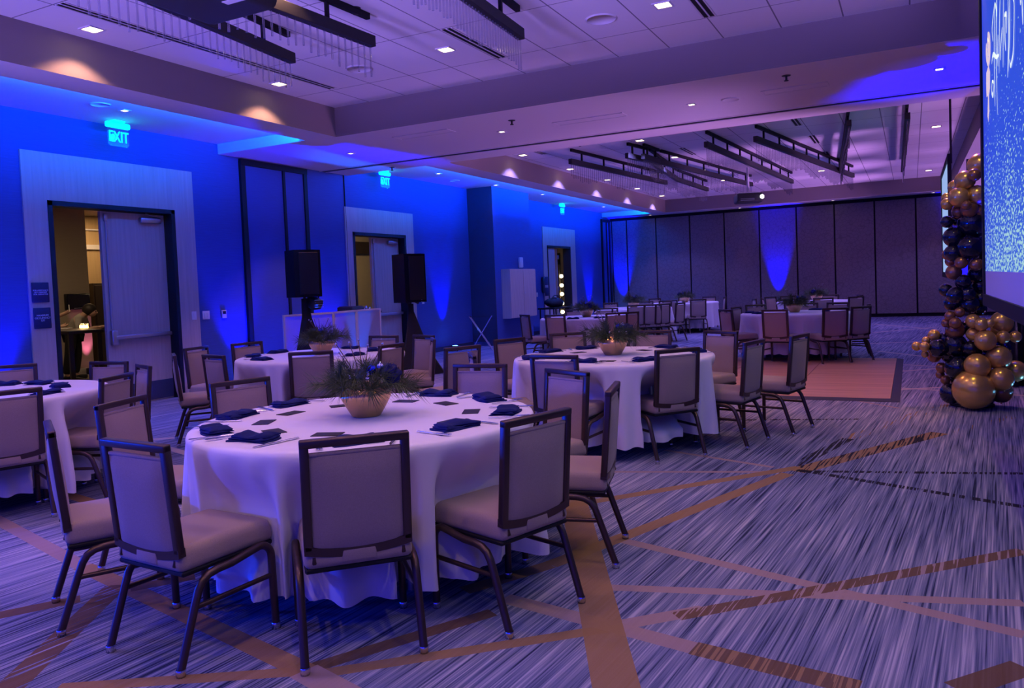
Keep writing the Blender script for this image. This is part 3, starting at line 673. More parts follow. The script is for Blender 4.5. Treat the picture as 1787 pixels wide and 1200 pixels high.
def cove_speaker(x, y, z, label, r=.11):
    s = thing('ceiling_speaker', label, 'speaker', (x, y, z), group='round ceiling speakers')
    MB().lathe([(0, -.006), (r - .012, -.006), (r - .012, -.012), (r, -.010), (r, 0)], 28).obj('grille', 'paint', s)
    MB().lathe([(r, 0), (r + .008, -.006), (r + .01, 0)], 28).obj('rim', 'paint', s)
for u, v, z, la in ((1049, 33, ZC, 'round white speaker in the near tiled ceiling, beside a square downlight'), (627, 120, ZC, 'round speaker in the near tiled ceiling behind the hanging rods'), (1275, 173, ZS, 'round speaker in the lowered ceiling beam'), (175, 182, ZV, 'round speaker in the blue cove above the open doorway'), (793, 315, ZV, 'round speaker in the far blue cove, nearer the beam'), (885, 333, ZV, 'round speaker in the far blue cove, farther along')):
    q = pz(u, v, z); cove_speaker(q.x, q.y, z, la, .15 if z == ZC else .11)
def sprinkler(q, label):
    s = thing('sprinkler', label, 'sprinkler', q, group='ceiling sprinklers')
    MB().lathe([(.0, -.004), (.045, -.004), (.05, 0)], 18).obj('cover_plate', 'charcoal', s); MB().tube([(0, 0, 0), (0, 0, -.05)], .012, 8).lathe([(0, -.05), (.025, -.052), (.025, -.058), (0, -.058)], 12).obj('head', 'charcoal', s)
for u, v, z, la in ((620, 14, ZC, 'dark sprinkler head in the near tiled ceiling above a rod chandelier'), (1372, 132, ZS, 'sprinkler head in the beam near the blue splash'), (893, 210, ZS, 'sprinkler head in the beam near a small downlight'), (1012, 250, ZC, 'sprinkler head at the edge of the far tiled ceiling'), (1434, 192, ZC, 'sprinkler head in the far tiled ceiling above the chandeliers'), (684, 292, ZS, 'sprinkler head in the beam beside the far cove')):
    sprinkler(pz(u, v, z), la)
def slot(x, y0, y1, label, w_=.13, z=ZC):
    s = thing('ceiling_vent', label, 'air vent', (x, y0, z), group='slot air vents'); L = y1 - y0; b = MB()
    for k in (-1, 0, 1): b.box((k * w_ / 2.2, L / 2, -.003), (.016, L, .008))
    b.obj('vent_frame', 'paint', s); MB().box((0, L / 2, -.0005), (w_ - .01, L - .01, .003)).obj('slot', 'black_trim', s)
slot(-6.46, 4.3, 7.85, 'long dark slot vent behind the nearest hanging rods'); slot(-4.07, 6.72, 7.92, 'two-line slot vent by the third near rod chandelier'); slot(-1.73, 6.72, 7.89, 'slot vent cut by the top edge of the picture')
for x, y, la in ((-1.7, 13.5, 'first slot vent in the far tiled ceiling right of the chandeliers'), (-1.62, 15.7, 'second slot vent in the far tiled ceiling right of the chandeliers'), (-1.6, 18.0, 'third slot vent in the far tiled ceiling right of the chandeliers'), (-6.45, 13.2, 'slot vent in the far tiled ceiling by the first chandelier'), (-4.0, 15.4, 'slot vent in the far tiled ceiling between chandeliers')): slot(x, y, y + 1.0, la)
def grille(p0, p1, label):
    A, B = pz(*p0, ZS), pz(*p1, ZS); x0, x1 = A.x, B.x; y = (A.y + B.y) / 2
    s = thing('ceiling_grille', label, 'air vent', ((x0 + x1) / 2, y, ZS), group='flat ceiling grilles'); L = x1 - x0; b = MB()
    b.box((0, .11, -.004), (L, .02, .01)); b.box((0, -.11, -.004), (L, .02, .01))
    for e in (-1, 1): b.box((e * L / 2, 0, -.004), (.02, .24, .01))
    b.obj('vent_frame', 'paint', s); MB().box((0, 0, -.002), (L - .02, .2, .004)).obj('louvres', 'paint', s)
grille((968, 215), (1092, 200), 'flat rectangular grille in the beam left of a small downlight'); grille((1330, 160), (1445, 148), 'flat rectangular grille in the beam beside the blue splash'); grille((690, 240), (790, 228), 'flat grille in the beam near the corner of the tiled ceiling')

# rod chandeliers: ceiling rail, black bar, row of clear rods
rod_me = {}
def rod_mesh(L):
    L = round(L, 2)
    if L not in rod_me: rod_me[L] = MB().tube([(0, 0, -.01), (0, 0, -L)], .009, 8).mesh('rod', 'acrylic_rod')
    return rod_me[L]
ZB = 3.69
def chandelier(pts, label, step=.08, drop=.27, wave=.05, ph=0, rows_=1):
    pts = [Vector((*p, 0)) for p in pts]; s = thing('rod_chandelier', label, 'chandelier', (pts[0].x, pts[0].y, ZC), group='rod chandeliers'); O = pts[0]
    rail, bar = MB(), MB()
    segs = []
    for a, e in zip(pts, pts[1:]):
        d = e - a; L = d.length; d.normalize(); ang = math.atan2(d.y, d.x); rm = rotz(ang); mid = (a + e) / 2 - O
        rail.box((mid.x, mid.y, -.03), (L - .1, .045, .055), rot=rm); bar.box((mid.x, mid.y, ZB + .05 - ZC), (L, .075, .10), rot=rm, bev=.004, seg=1)
        n = max(2, int(L / .85)); 
        for k in range(n):
            q = a + d * (L * (k + .5) / n) - O; MB().box((0, 0, -.13), (.03, .03, .17), rot=rm).obj('hanger', 'black_trim', s, (q.x, q.y, 0))
        segs.append((a, d, L))
    rail.obj('ceiling_rail', 'black_trim', s); bar.obj('bar', 'charcoal', s)
    T = sum(x[2] for x in segs); n = min(100, int(T / step)); k = 0
    for i in range(n):
        t = (i + .5) * T / n
        for a, d, L in segs:
            if t <= L: break
            t -= L
        q = a + d * t - O; L_ = drop + wave * math.sin(i * .33 + ph) + .02 * math.sin(i * 1.7)
        link('rod', rod_mesh(L_), s, (q.x, q.y, ZB - ZC))
chandelier([(-5.40, 5.97), (-5.05, 3.3)], 'nearest hanging rod chandelier, its end beside the black ceiling projector', .085, .23, .03)
chandelier([(-4.44, 6.0), (-4.56, 3.6)], 'second near rod chandelier, passing behind the black ceiling projector', .085, .25, .03, 1)
chandelier([(-3.19, 6.6), (-3.02, 3.9)], 'third near rod chandelier, beside the two-line slot vent', .055, .25, .03, 2)
for pts, la in (([(-5.78, 13.9), (-5.24, 18.6)], 'first far rod chandelier, alongside the amber-lit fascia'), ([(-4.68, 14.0), (-4.52, 14.9), (-4.86, 18.2), (-4.78, 20.9)], 'kinked far rod chandelier, second from the amber-lit fascia'), ([(-4.46, 14.3), (-4.40, 15.2), (-3.60, 20.7)], 'third far rod chandelier, starting at the crossing of two bars'), ([(-3.16, 13.8), (-2.64, 20.9)], 'fourth far rod chandelier, running above the far projector'), ([(-2.33, 13.85), (-1.22, 20.8)], 'fifth far rod chandelier, reflecting an amber patch'), ([(-.83, 13.4), (-1.42, 19.7)], 'rod chandelier seen end-on, crossing the tail of the fifth'), ([(-.01, 13.4), (-.14, 20.6)], 'rod chandelier seen end-on nearest the balloon tower')):
    chandelier(pts, la, .085, .26, .05, len(la))

# ceiling projectors
q = Vector((-3.82, 3.42, 3.2)); s = thing('ceiling_projector', 'large black ceiling projector cut by the top edge, among the nearest rods', 'projector', q)
MB().box((0, 0, .14), (.62, .78, .26), bev=.07, seg=4).obj('housing', 'charcoal', s); MB().lathe([(.09, 0), (.09, .07), (.06, .05), (0, .04)], 20).obj('lens_ring', 'black_trim', s).matrix_local = Matrix.Translation((.31, -.2, .14)) @ Matrix.Rotation(PI / 2, 4, 'Y')
boxm((.20, .1, .008), (.16, .05, .004)).obj('label_plate', 'white_plastic', s); MB().tube([(0, 0, .26), (0, 0, ZC - 3.2)], .035, 12).box((0, 0, ZC - 3.2 - .01), (.25, .25, .02)).obj('mount', 'black_trim', s)
q = pz(1306, 350, 3.2); q.z = 3.12; s = thing('ceiling_projector', 'black ceiling projector with a bright lens hanging under the far chandeliers', 'projector', q, math.radians(20))
MB().box((0, 0, .13), (.62, .5, .22), bev=.05, seg=3).obj('housing', 'charcoal', s); boxm((0, 0, .25), (.5, .42, .03), bev=.01).obj('bracket', 'white_plastic', s)
MB().tube([(0, 0, .25), (0, 0, ZC - 3.12)], .03, 12).obj('mount', 'white_plastic', s); MB().ball((.27, -.22, .14), .055, 14, 10).obj('lens', 'lens_glow', s)
for k in range(2): boxm((-.06, -.253, .07 + k * .035), (.32, .01, .012)).obj('vent_slot', 'steel', s)

# ------------------------------------------------------------------ tables, chairs and their settings
def chair_proto():
    t = thing('banquet_chair', '', 'chair', (0, 0, 0)); W = .225
    # local +Y is the way the sitter faces
    b = MB(); b.box((0, .01, .420), (.425, .465, .098), bev=.032, seg=4, taper=(.95, .955)); b.obj('seat', 'chair_fabric', t)
    b = MB(); b.box((0, .01, .366), (.41, .44, .020), bev=.006, seg=1); b.obj('seat_pan', 'black_trim', t)
    # back frame (lean 4 degrees), pad, strap
    lean = Matrix.Rotation(math.radians(5), 3, 'X'); O = Vector((0, -.205, .43))
    def L(x, y, z): return O + lean @ Vector((x, y, z - .43))
    b = MB(); h0, h1, hw = .425, .875, .205
    for s in (-1, 1): b.box(L(s * (hw - .016), 0, (h0 + h1) / 2 + .010), (.034, .032, h1 - h0 - .020), rot=lean, bev=.006, seg=2)
    b.box(L(0, 0, h1 - .014), (2 * hw + .002, .034, .032), rot=lean, bev=.006, seg=2)
    n = 12; vs, fs = [], []
    for k in range(n + 1):
        xm = -hw + 2 * hw * k / n; z = h0 + .026 - .024 * (1 - (xm / hw) ** 2)
        vs += [L(xm, -.016, z - .017), L(xm, .016, z - .017), L(xm, .016, z + .017), L(xm, -.016, z + .017)]
    for k in range(n):
        for j in range(4): fs.append((4 * k + j, 4 * k + (j + 1) % 4, 4 * k + 4 + (j + 1) % 4, 4 * k + 4 + j))
    fs += [(3, 2, 1, 0), (4 * n, 4 * n + 1, 4 * n + 2, 4 * n + 3)]; b.add(vs, fs)
    b.obj('back_frame', 'frame_metal', t)
    b = MB(); nx, nz = 10, 10; top, bot = .818, .437
    def pad(s):
        vs = []; fs = []
        for j in range(nz + 1):
            for i in range(nx + 1):
                x = (i / nx - .5) * .345; v = j / nz; z = bot + (top - bot) * v - (.016 * (1 - (x / .1725) ** 2)) * (1 - v)
                e = min(i, nx - i, j, nz - j); k = (0, .60, .85, .95, 1, 1)[min(e, 5)]
                vs.append(L(x, s * (.006 + .022 * k), z))
        for j in range(nz):
            for i in range(nx):
                a = j * (nx + 1) + i; q = (a, a + 1, a + nx + 2, a + nx + 1); fs.append(q if s < 0 else q[::-1])
        b.add(vs, fs, True)
    pad(1); pad(-1); b.box(L(0, 0, .818), (.345, .02, .014), rot=lean, bev=.004); b.obj('backrest', 'chair_fabric', t)
    b = MB(); b.box((0, -.20, .414), (.14, .045, .06), bev=.012); b.obj('back_strap', 'chair_fabric', t)
    b = MB()
    for s in (-1, 1): MB().tube([L(s * .17, 0, .43), (s * .17, -.215, .40), (s * .17, -.17, .375)], .011, 6).obj('back_bracket', 'frame_metal', t)
    def arc(c, r, a0, a1, n=6): return [(c[0] + r * math.cos(a0 + (a1 - a0) * k / n), c[1] + r * math.sin(a0 + (a1 - a0) * k / n)) for k in range(n + 1)]
    for s in (-1, 1):
        fr = [(.205, .02), (.20, .31)] + arc((.14, .315), .06, 0, PI / 2)[1:] + [(.0, .352)]
        re = [(-.255, .02), (-.175, .255)] + [(-.16, .295), (-.14, .325), (-.11, .343), (-.07, .35), (.0, .352)]
        for path, rz in ((fr, 0), (re, 1)):
            lg = MB().tube([(s * W, y, z) for y, z in path], .0165, 10).obj('leg', 'frame_metal', t)
            q = path[0]; MB().lathe([(.0, 0), (.018, 0), (.0195, .024), (.0175, .028)], 12, c=(s * W, q[0], 0)).obj('foot_cap', 'chrome', lg)
        MB().tube([(s * W, .200, .235), (s * W, -.182, .235)], .0105, 8).obj('stretcher', 'frame_metal', t)
    return t
CH0 = chair_proto(); _used = []
CHAIRS = []
def chair(x, y, yaw, label, group):
    CHAIRS.append((x, y, yaw))
    if not _used:
        CH0.location = (x, y, 0); CH0.rotation_euler = (0, 0, yaw); CH0['label'] = label; CH0['group'] = group; _used.append(1); return CH0
    return dup(CH0, (x, y, 0), yaw, label, group)
def yaw_to(dx, dy): return math.atan2(-dx, dy)

def tablecloth(c, label, seed, r=.875, n=320):
    rr = random.Random(seed); fr = []; a = rr.random()
    folds = []; t = 0
    while t < 2 * PI: w_ = rr.uniform(.13, .30); folds.append((t + w_ / 2, w_ * .36, rr.uniform(.45, 1.15))); t += w_
    def fold(th):
        v = 0
        for c0, w_, am in folds:
            d = (th - c0 + PI) % (2 * PI) - PI; v += am * math.exp(-(d / w_) ** 2)
        return v
    fv = [fold(2 * PI * k / n) for k in range(n)]; prof = [(0, .766), (.3, .766), (.6, .766), (r - .05, .766), (r - .018, .764), (r - .004, .757), (r + .002, .742)]
    levels = [.72, .70, .67, .64, .60, .57, .54, .51, .49, .475, .44, .38, .32, .26, .20, .155, .125]
    vs = [(0, 0, .766)]; fs = []
    rings = []
    for rad, z in prof[1:]: rings.append([(rad * math.cos(2 * PI * k / n), rad * math.sin(2 * PI * k / n), z) for k in range(n)])
    for z in levels:
        s_ = (1 - z / .742); ring = []
        for k in range(n):
            q = r + .003 - .012 * s_ + (fv[k] - .5) * .105 * min(1, s_ * 1.3) ** .8; a = 2 * PI * k / n + .03 * s_ * math.sin(5 * 2 * PI * k / n + seed)
            ring.append((q * math.cos(a), q * math.sin(a), z + (.014 * math.sin(3 * a + seed) + .020 * (.5 - fv[k]) if z < .13 else 0)))
        rings.append(ring)
    for rg in rings: vs += rg
    for k in range(n): fs.append((0, 1 + k, 1 + (k + 1) % n))
    for j in range(len(rings) - 1):
        for k in range(n): fs.append((1 + j * n + k, 1 + (j + 1) * n + k, 1 + (j + 1) * n + (k + 1) % n, 1 + j * n + (k + 1) % n))
    vs = [(x, y, max(z, .006)) for x, y, z in vs]
    for X, Y, yaw in CHAIRS:                      # seat and legs push the cloth back
        dx, dy = X - c[0], Y - c[1]
        if math.hypot(dx, dy) > 1.6: continue
        fx, fy = -math.sin(yaw), math.cos(yaw)
        for i, (x, y, z) in enumerate(vs):
            if z > .735: continue
            lx, ly = (x - dx) * fy - (y - dy) * fx, (x - dx) * fx + (y - dy) * fy
            up = max(0, min(1, (.735 - z) / .25)); up = up * up * (3 - 2 * up); low = .30 + .70 * max(0, min(1, (z - .20) / .14))
            sd = max(0, min(1, (.30 - abs(lx)) / .09)); seat = .85 * sd * sd * (3 - 2 * sd) * min(up, low); legs = max(0, min(1, (.055 - abs(abs(lx) - .225)) / .025)) * (z < .37)
            push = max((.262 - ly) * seat, (.235 - ly) * legs)
            if ly > -.5 and push > 0: vs[i] = (x + fx * push, y + fy * push, z)
    return tag(MB().add(vs, fs, True).obj('tablecloth', 'cloth', None, (c[0], c[1], 0)), label, 'tablecloth', 'white round tablecloths')
def table(c, label):
    t = thing('round_table', label, 'table', (c[0], c[1], 0), group='round banquet tables')
    MB().lathe([(0, .735), (.86, .735), (.865, .748), (.86, .760), (0, .760)], 48).obj('tabletop', 'lobby_wood', t)
    for s in (-1, 1): MB().tube([(s * .45, -.3, .02), (s * .42, -.3, .70), (s * .42, .3, .70), (s * .45, .3, .02)], .016, 8).obj('leg', 'steel', t)

# folded napkin, card, fork, knife
def napkin_mesh(v):
    b = MB(); rr = random.Random(v); n = 12; m_ = 8
    for lay in range(3):
        w_, d_ = .215 - .012 * lay, .125 - .008 * lay; z0 = .002 + lay * .009; vs = []; fs = []
        for j in range(m_ + 1):
            for i in range(n + 1):
                u, q = i / n - .5, j / m_ - .5; e = min(i, n - i, j, m_ - j); th = .010 * min(1, e / 1.5)
                vs.append((u * w_ + .006 * math.sin(q * 7 + lay + v), q * d_ + .010 * math.sin(u * 5 + v * 2 + lay), z0 + th + .005 * math.sin(u * 9 + v + lay * 2) * (e > 0) + .010 * abs(u) * (v % 2)))
        for j in range(m_):
            for i in range(n): a = j * (n + 1) + i; fs.append((a, a + 1, a + n + 2, a + n + 1))
        k = len(vs); vs += [(x, y, z0 - .002) for x, y, z in vs]; fs += [tuple(t + k for t in q[::-1]) for q in fs[:]]
        for i in range(n): fs.append((i + 1, i, k + i, k + i + 1)); a = m_ * (n + 1) + i; fs.append((a, a + 1, k + a + 1, k + a))
        for j in range(m_): a = j * (n + 1); fs.append((a, a + n + 1, k + a + n + 1, k + a)); a = j * (n + 1) + n; fs.append((a + n + 1, a, k + a, k + a + n + 1))
        b.add(vs, fs, True)
    return b.mesh('napkin', 'navy_cloth')
NAP = [napkin_mesh(v) for v in range(4)]
CARD = MB().box((0, 0, .0015), (.135, .085, .003)).mesh('menu_card', 'card')
def fork_mesh():
    b = MB(); b.box((0, -.035, .005), (.010, .12, .003), bev=.001, seg=1); b.box((0, .038, .006), (.014, .03, .003)); b.box((0, .058, .007), (.026, .018, .003), bev=.001, seg=1)
    for k in range(4): b.box((-.0105 + .007 * k, .088, .008), (.0035, .045, .0025))
    return b.mesh('fork', 'chrome')
def knife_mesh():
    b = MB(); b.box((0, -.06, .005), (.012, .10, .005), bev=.002, seg=1); b.prism([(-.008, -.01), (.008, -.01), (.010, .09), (.004, .125), (-.004, .12), (-.008, .05)], .003, .006); return b.mesh('knife', 'chrome')
FORK, KNIFE = fork_mesh(), knife_mesh()
TZ = .7665
def lay(name, me, p, rz, label, cat, group): return tag(link(name, me, None, (p[0], p[1], TZ), rz), label, cat, group)

# evergreen centrepiece in a hammered gold bowl
def sprig_mesh(L, seed, nn=70):
    rr = random.Random(seed); b = MB(); up = .25
    P_ = [Vector((0, 0, 0)), Vector((L * .4, 0, L * .10)), Vector((L * .8, 0, L * .06)), Vector((L, 0, -.0))]
    b.tube(P_, [.004, .0035, .003, .002], 5)
    vs, fs = [], []
    for k in range(nn):
        t = .18 + .82 * k / nn; i = min(2, int(t * 3)); p = P_[i].lerp(P_[i + 1], t * 3 - i)
        a = rr.uniform(0, 2 * PI); d = Vector((.75, math.cos(a) * .75, math.sin(a) * .75)).normalized(); ln = rr.uniform(.07, .12); w_ = .0013
        sd = d.cross(Vector((0, 0, 1))).normalized() * w_; up_ = d.cross(sd).normalized() * w_; e = p + d * ln + Vector((0, 0, -.012)); m = p + d * ln * .5; n = len(vs)
        vs += [p + sd, p - sd, p + up_, m + sd, m - sd, m + up_, e]
        fs += [(n, n + 1, n + 4, n + 3), (n + 1, n + 2, n + 5, n + 4), (n + 2, n, n + 3, n + 5), (n + 3, n + 4, n + 6), (n + 4, n + 5, n + 6), (n + 5, n + 3, n + 6)]
    b.add(vs, fs); return b.mesh('pine_sprig', 'needle')
SPR = [sprig_mesh(L, k) for k, L in enumerate((.20, .16, .13))]
def berry_mesh():
    b = MB(); b.tube([(0, 0, 0), (.03, 0, .10), (.09, .01, .20)], [.003, .0025, .002], 5); return b.mesh('twig', 'twig')
def centrepiece_proto():
    t = thing('evergreen_centrepiece', '', 'centrepiece', (0, 0, 0))
    def wob(x, y, z, a): return (x * (1 + .04 * math.sin(3 * a + .5)), y * (1 + .04 * math.sin(3 * a + .5)), z + (.016 * math.sin(a + .4) + .006 * math.sin(4 * a) if z > .10 else 0))
    MB().lathe([(0, .0), (.066, .0), (.074, .004), (.104, .055), (.128, .10), (.140, .135), (.136, .137), (.122, .10), (.09, .05), (0, .04)], 40, fn=wob).obj('bowl', 'bowl_gold', t)
    rr = random.Random(3); k = 0
    for ring, (n, el, z, sc) in enumerate(((9, .10, .14, 1.12), (8, .34, .14, .95), (6, .70, .145, .85), (4, 1.15, .15, .75))):
        for i in range(n):
            a = 2 * PI * (i + .5 * ring) / n + rr.uniform(-.15, .15); o = link('pine_sprig', SPR[k % 3], t, (.05 * math.cos(a), .05 * math.sin(a), z)); k += 1
            o.rotation_euler = (rr.uniform(-.5, .5), -(el + rr.uniform(-.1, .15)), a); q = sc * rr.uniform(.85, 1.2); o.scale = (q, q, q)
    for rt, cm, z, r, m in ((.035, .045, .245, .027, 'ornament_blue'), (.085, .03, .255, .021, 'ornament_silver'), (.085, .075, .195, .019, 'ornament_silver'), (.015, .08, .20, .014, 'ornament_silver'), (-.075, .07, .205, .010, 'ornament_silver'), (.02, .085, .225, .009, 'ornament_silver')):
        x, y = .889 * rt + .62 * cm, .458 * rt - .79 * cm
        o = MB().ball((0, 0, 0), r, 18, 12).obj('ornament', m, t, (x, y, z)); MB().lathe([(.0, 0), (.005, 0), (.005, .008), (0, .009)], 8, c=(0, 0, r - .001)).obj('cap', 'chrome', o)
    b = MB(); vs, fs = [], []; nu, nv = 30, 18
    for j in range(nv + 1):
        t_ = PI * j / nv
        for k in range(nu): a = 2 * PI * k / nu; q = .052 * (1 + .22 * math.sin(5 * a + 3 * t_) * math.sin(t_) + .14 * math.sin(9 * t_ + 2 * a)); vs.append((q * math.sin(t_) * math.cos(a), q * math.sin(t_) * math.sin(a), q * math.cos(t_)))
    for j in range(nv):
        for k in range(nu): fs.append((j * nu + k, (j + 1) * nu + k, (j + 1) * nu + (k + 1) % nu, j * nu + (k + 1) % nu))
    b.add(vs, fs, True); b.obj('ribbon_bow', 'navy_ribbon', t, (.135, .035, .215))
    tw = berry_mesh()
    for a, tl, L in ((2.6, .2, 1.1), (1.8, .05, 1.0), (2.2, -.1, 1.15), (.9, .0, 1.05), (3.4, .25, 1.1), (4.0, .1, .9)):
        o = link('twig', tw, t, (-.02 + .03 * math.cos(a), .03 * math.sin(a), .16), a); o.scale = (L, L, L)
        MB().ball((.09, .01, .20), .006, 8, 6).obj('berry', 'ornament_silver', o)
    return t
CP0 = centrepiece_proto(); _cp = []
def centrepiece(x, y, rz, label):
    if not _cp: CP0.location = (x, y, TZ); CP0.rotation_euler = (0, 0, rz); CP0['label'] = label; CP0['group'] = 'evergreen centrepieces'; _cp.append(1); return CP0
    return dup(CP0, (x, y, TZ), rz, label, 'evergreen centrepieces')

TB = {  # centre, phrase
    'front': ((-2.55, 3.235), 'the front table'), 'dance': ((-2.36, 6.49), 'the dance floor table'), 'panel': ((-5.58, 6.38), 'the white panel table'),
    'door': ((-6.22, 3.30), 'the left edge table'), 'bulb': ((-5.41, 13.55), 'the bulb doorway table'), 'mid': ((-1.76, 13.8), 'the mid-room table'),
    'wallside': ((-5.80, 17.5), 'the far bulb-side table'), 'wall': ((-5.40, 20.6), 'the farthest left table'), 'back': ((-1.95, 19.1), 'the uplit-wall table')}
TQ = {'front': 'set round table nearest us', 'dance': 'set round table before the dance floor', 'panel': 'set round table before the white panels', 'door': 'set round table cut by the left edge', 'bulb': 'round table by the doorway of bulbs', 'mid': 'round table beyond the dance floor', 'wallside': 'second round table towards the folding wall', 'wall': 'farthest round table along the left', 'back': 'round table nearest the uplit folding wall'}
for k, (key, (c, ph)) in enumerate(TB.items()):
    table(c, 'round banquet table under a floor-length cloth, ' + ph)
    if key != 'door': centrepiece(c[0], c[1], {'front': 0, 'dance': .35}.get(key, k * 1.3), 'evergreen and ornament arrangement in a gold bowl on ' + ph)

# seats given by the photo's top-rail centres, each turned to its table
SEATS = {
 'front': [((620, 753), 'taupe padded chair at the front table with its back square to us'), ((948, 715), 'taupe padded chair angled at the front table\'s near right, showing seat and back'), ((212, 771), 'taupe padded chair pulled out at the front table\'s near left, blue-lit top rail'), ((63, 750), 'taupe padded chair seen edge-on beside the blue-railed chair of the front table'), ((1083, 670), 'taupe padded chair seen edge-on at the right of the front table'), ((990, 645), 'taupe padded chair at the front table, against the next table\'s cloth'), ((838, 634), 'taupe padded chair facing us behind the front table, right of the bowl'), ((418, 662), 'taupe padded chair facing us behind the front table, left of the bowl'), ((210, 697), 'taupe padded chair turned three-quarters left of the front table\'s cloth'), ((645, 642), 'taupe padded chair hidden behind the evergreen bowl of the front table')],
 'dance': [((1186, 609), 'dark-backed padded chair tucked at the right front of the table before the dance floor'), ((1326, 593), 'padded chair seen from the side before the dance floor, middle of three'), ((1407, 583), 'padded chair standing against the dance floor\'s edge, farthest right of three'), ((1258, 577), 'padded chair facing us past the cloth\'s right edge before the dance floor'), ((965, 619), 'padded chair with its back to us at the left front of the dance floor table'), ((888, 590), 'brown padded chair at the left side of the table before the dance floor'), ((990, 580), 'padded chair facing us across the table before the dance floor, left of the bowl'), ((1138, 576), 'padded chair facing us across the table before the dance floor, right of the bowl'), ((1065, 578), 'padded chair hidden behind the bowl of the table before the dance floor')],
 'panel': [((430, 597), 'padded chair facing us across the table before the white panels, at its far left'), ((341, 605), 'padded chair nearest the wood door panel, at the table before the white panels'), ((302, 618), 'padded chair seen edge-on beside the closed door leaf'), ((371, 619), 'blue-lit padded chair with its back to us, left of the table before the white panels'), ((542, 613), 'padded chair with its back square to us at the table before the white panels'), ((684, 600), 'brown padded chair at the right of the table before the white panels'), ((670, 585), 'padded chair facing us before the right white panel'), ((740, 584), 'blue-lit padded chair beside the foot of the draped speaker stand'), ((757, 590), 'padded chair seen edge-on, in front of the blue-lit one by the speaker stand')],
 'door': [((20, 636), 'padded chair cut by the left edge, facing us across its table'), ((191, 630), 'padded chair facing the table at the left edge, before the doorway'), ((205, 654), 'padded chair with its back to us, in front of the one before the doorway'), ((252, 636), 'padded chair seen edge-on before the closed door leaf, by the left edge table'), ((10, 681), 'padded chair with its back to us, cut by the left edge')]}
EX = {  # measured rear-leg positions and turns for the nearest chairs
 ('front', 0): (-1.88, 2.31, 45.2), ('front', 1): (-1.40, 2.92, 72.2), ('front', 2): (-2.69, 1.97, -4), ('front', 3): (-3.45, 2.11, -29.8), ('front', 4): (-1.38, 3.80, 103), ('dance', 0): (-1.62, 5.93, 50.9), ('dance', 1): (-1.17, 6.67, 77.9), ('dance', 2): (-.89, 7.33, 76)}
SEATPOS = {}
for key, lst in SEATS.items():
    c, ph = TB[key]
    for i, ((u, v), la) in enumerate(lst):
        p = pz(u, v, .875); yaw = yaw_to(c[0] - p.x, c[1] - p.y)
        if (key, i) in EX: p = Vector((*EX[(key, i)][:2], 0)); yaw = math.radians(EX[(key, i)][2])
        fx, fy = -math.sin(yaw), math.cos(yaw); chair(p.x + fx * .25, p.y + fy * .25, yaw, la, 'padded banquet chairs')
        SEATPOS[(key, i)] = (p.x, p.y, la)
for (u, v), tgt, la in (((808, 604), (-4.6, 6.5), 'empty padded chair seen edge-on between the tables, before the blue carpet'), ((822, 617), (-2.4, 6.0), 'empty padded chair behind another, between the front tables')):
    p = pz(u, v, .875); yaw = yaw_to(tgt[0] - p.x, tgt[1] - p.y); fx, fy = -math.sin(yaw), math.cos(yaw); chair(p.x + fx * .25, p.y + fy * .25, yaw, la, 'padded banquet chairs')
# farther tables: chairs on a ring, placed by bearing, near (n) or far (f) side
FAR = {
 'bulb': [(915, 'n'), (970, 'n'), (1077, 'n'), (1051, 'f'), (1004, 'f'), (1062, 'f'), (1100, 'n')],
 'mid': [(1265, 'n'), (1283, 'm'), (1355, 'n'), (1459, 'n'), (1506, 'n'), (1517, 'm'), (1465, 'f'), (1318, 'f'), (1405, 'f')],
 'wallside': [(1108, 'n'), (1140, 'n'), (1187, 'n'), (1066, 'f'), (1127, 'f'), (1160, 'f'), (1155, 'n')],
 'wall': [(1220, 'n'), (1171, 'n'), (1266, 'm'), (1240, 'f'), (1142, 'f'), (1195, 'f')],
 'back': [(1316, 'n'), (1344, 'f'), (1375, 'f'), (1448, 'f'), (1440, 'n'), (1494, 'n'), (1502, 'm'), (1330, 'm'), (1385, 'n')]}
sides = {'n': 'on the near side', 'f': 'on the far side', 'm': 'at the end'}
for key, lst in FAR.items():
    c, ph = TB[key]; cnt = {}
    for u, sd in sorted(lst):
        cnt[sd] = cnt.get(sd, 0) + 1
        d = _ray(u, 540).xy.normalized(); cv = Vector(c); t = d.dot(cv); perp = cv - d * t; rad = 1.30
        while perp.length > rad - .02: rad += .05
        h = math.sqrt(rad * rad - perp.length ** 2); t2 = t - h if sd == 'n' else t + h if sd == 'f' else t + h * .3
        p = d * t2; yaw = yaw_to(c[0] - p.x, c[1] - p.y) + R.uniform(-.15, .15); q = (cv - p).normalized()
        chair(p.x + q.x * .25, p.y + q.y * .25, yaw, 'padded chair %s of %s, %s from the left' % (sides[sd], ph, ORD[cnt[sd]]), 'padded banquet chairs')

# cloths, tucked in where a seat is pushed under the table
for k, (key, (c, ph)) in enumerate(TB.items()): tablecloth(c, 'white floor-length cloth with soft folds on ' + ph, k + 1)
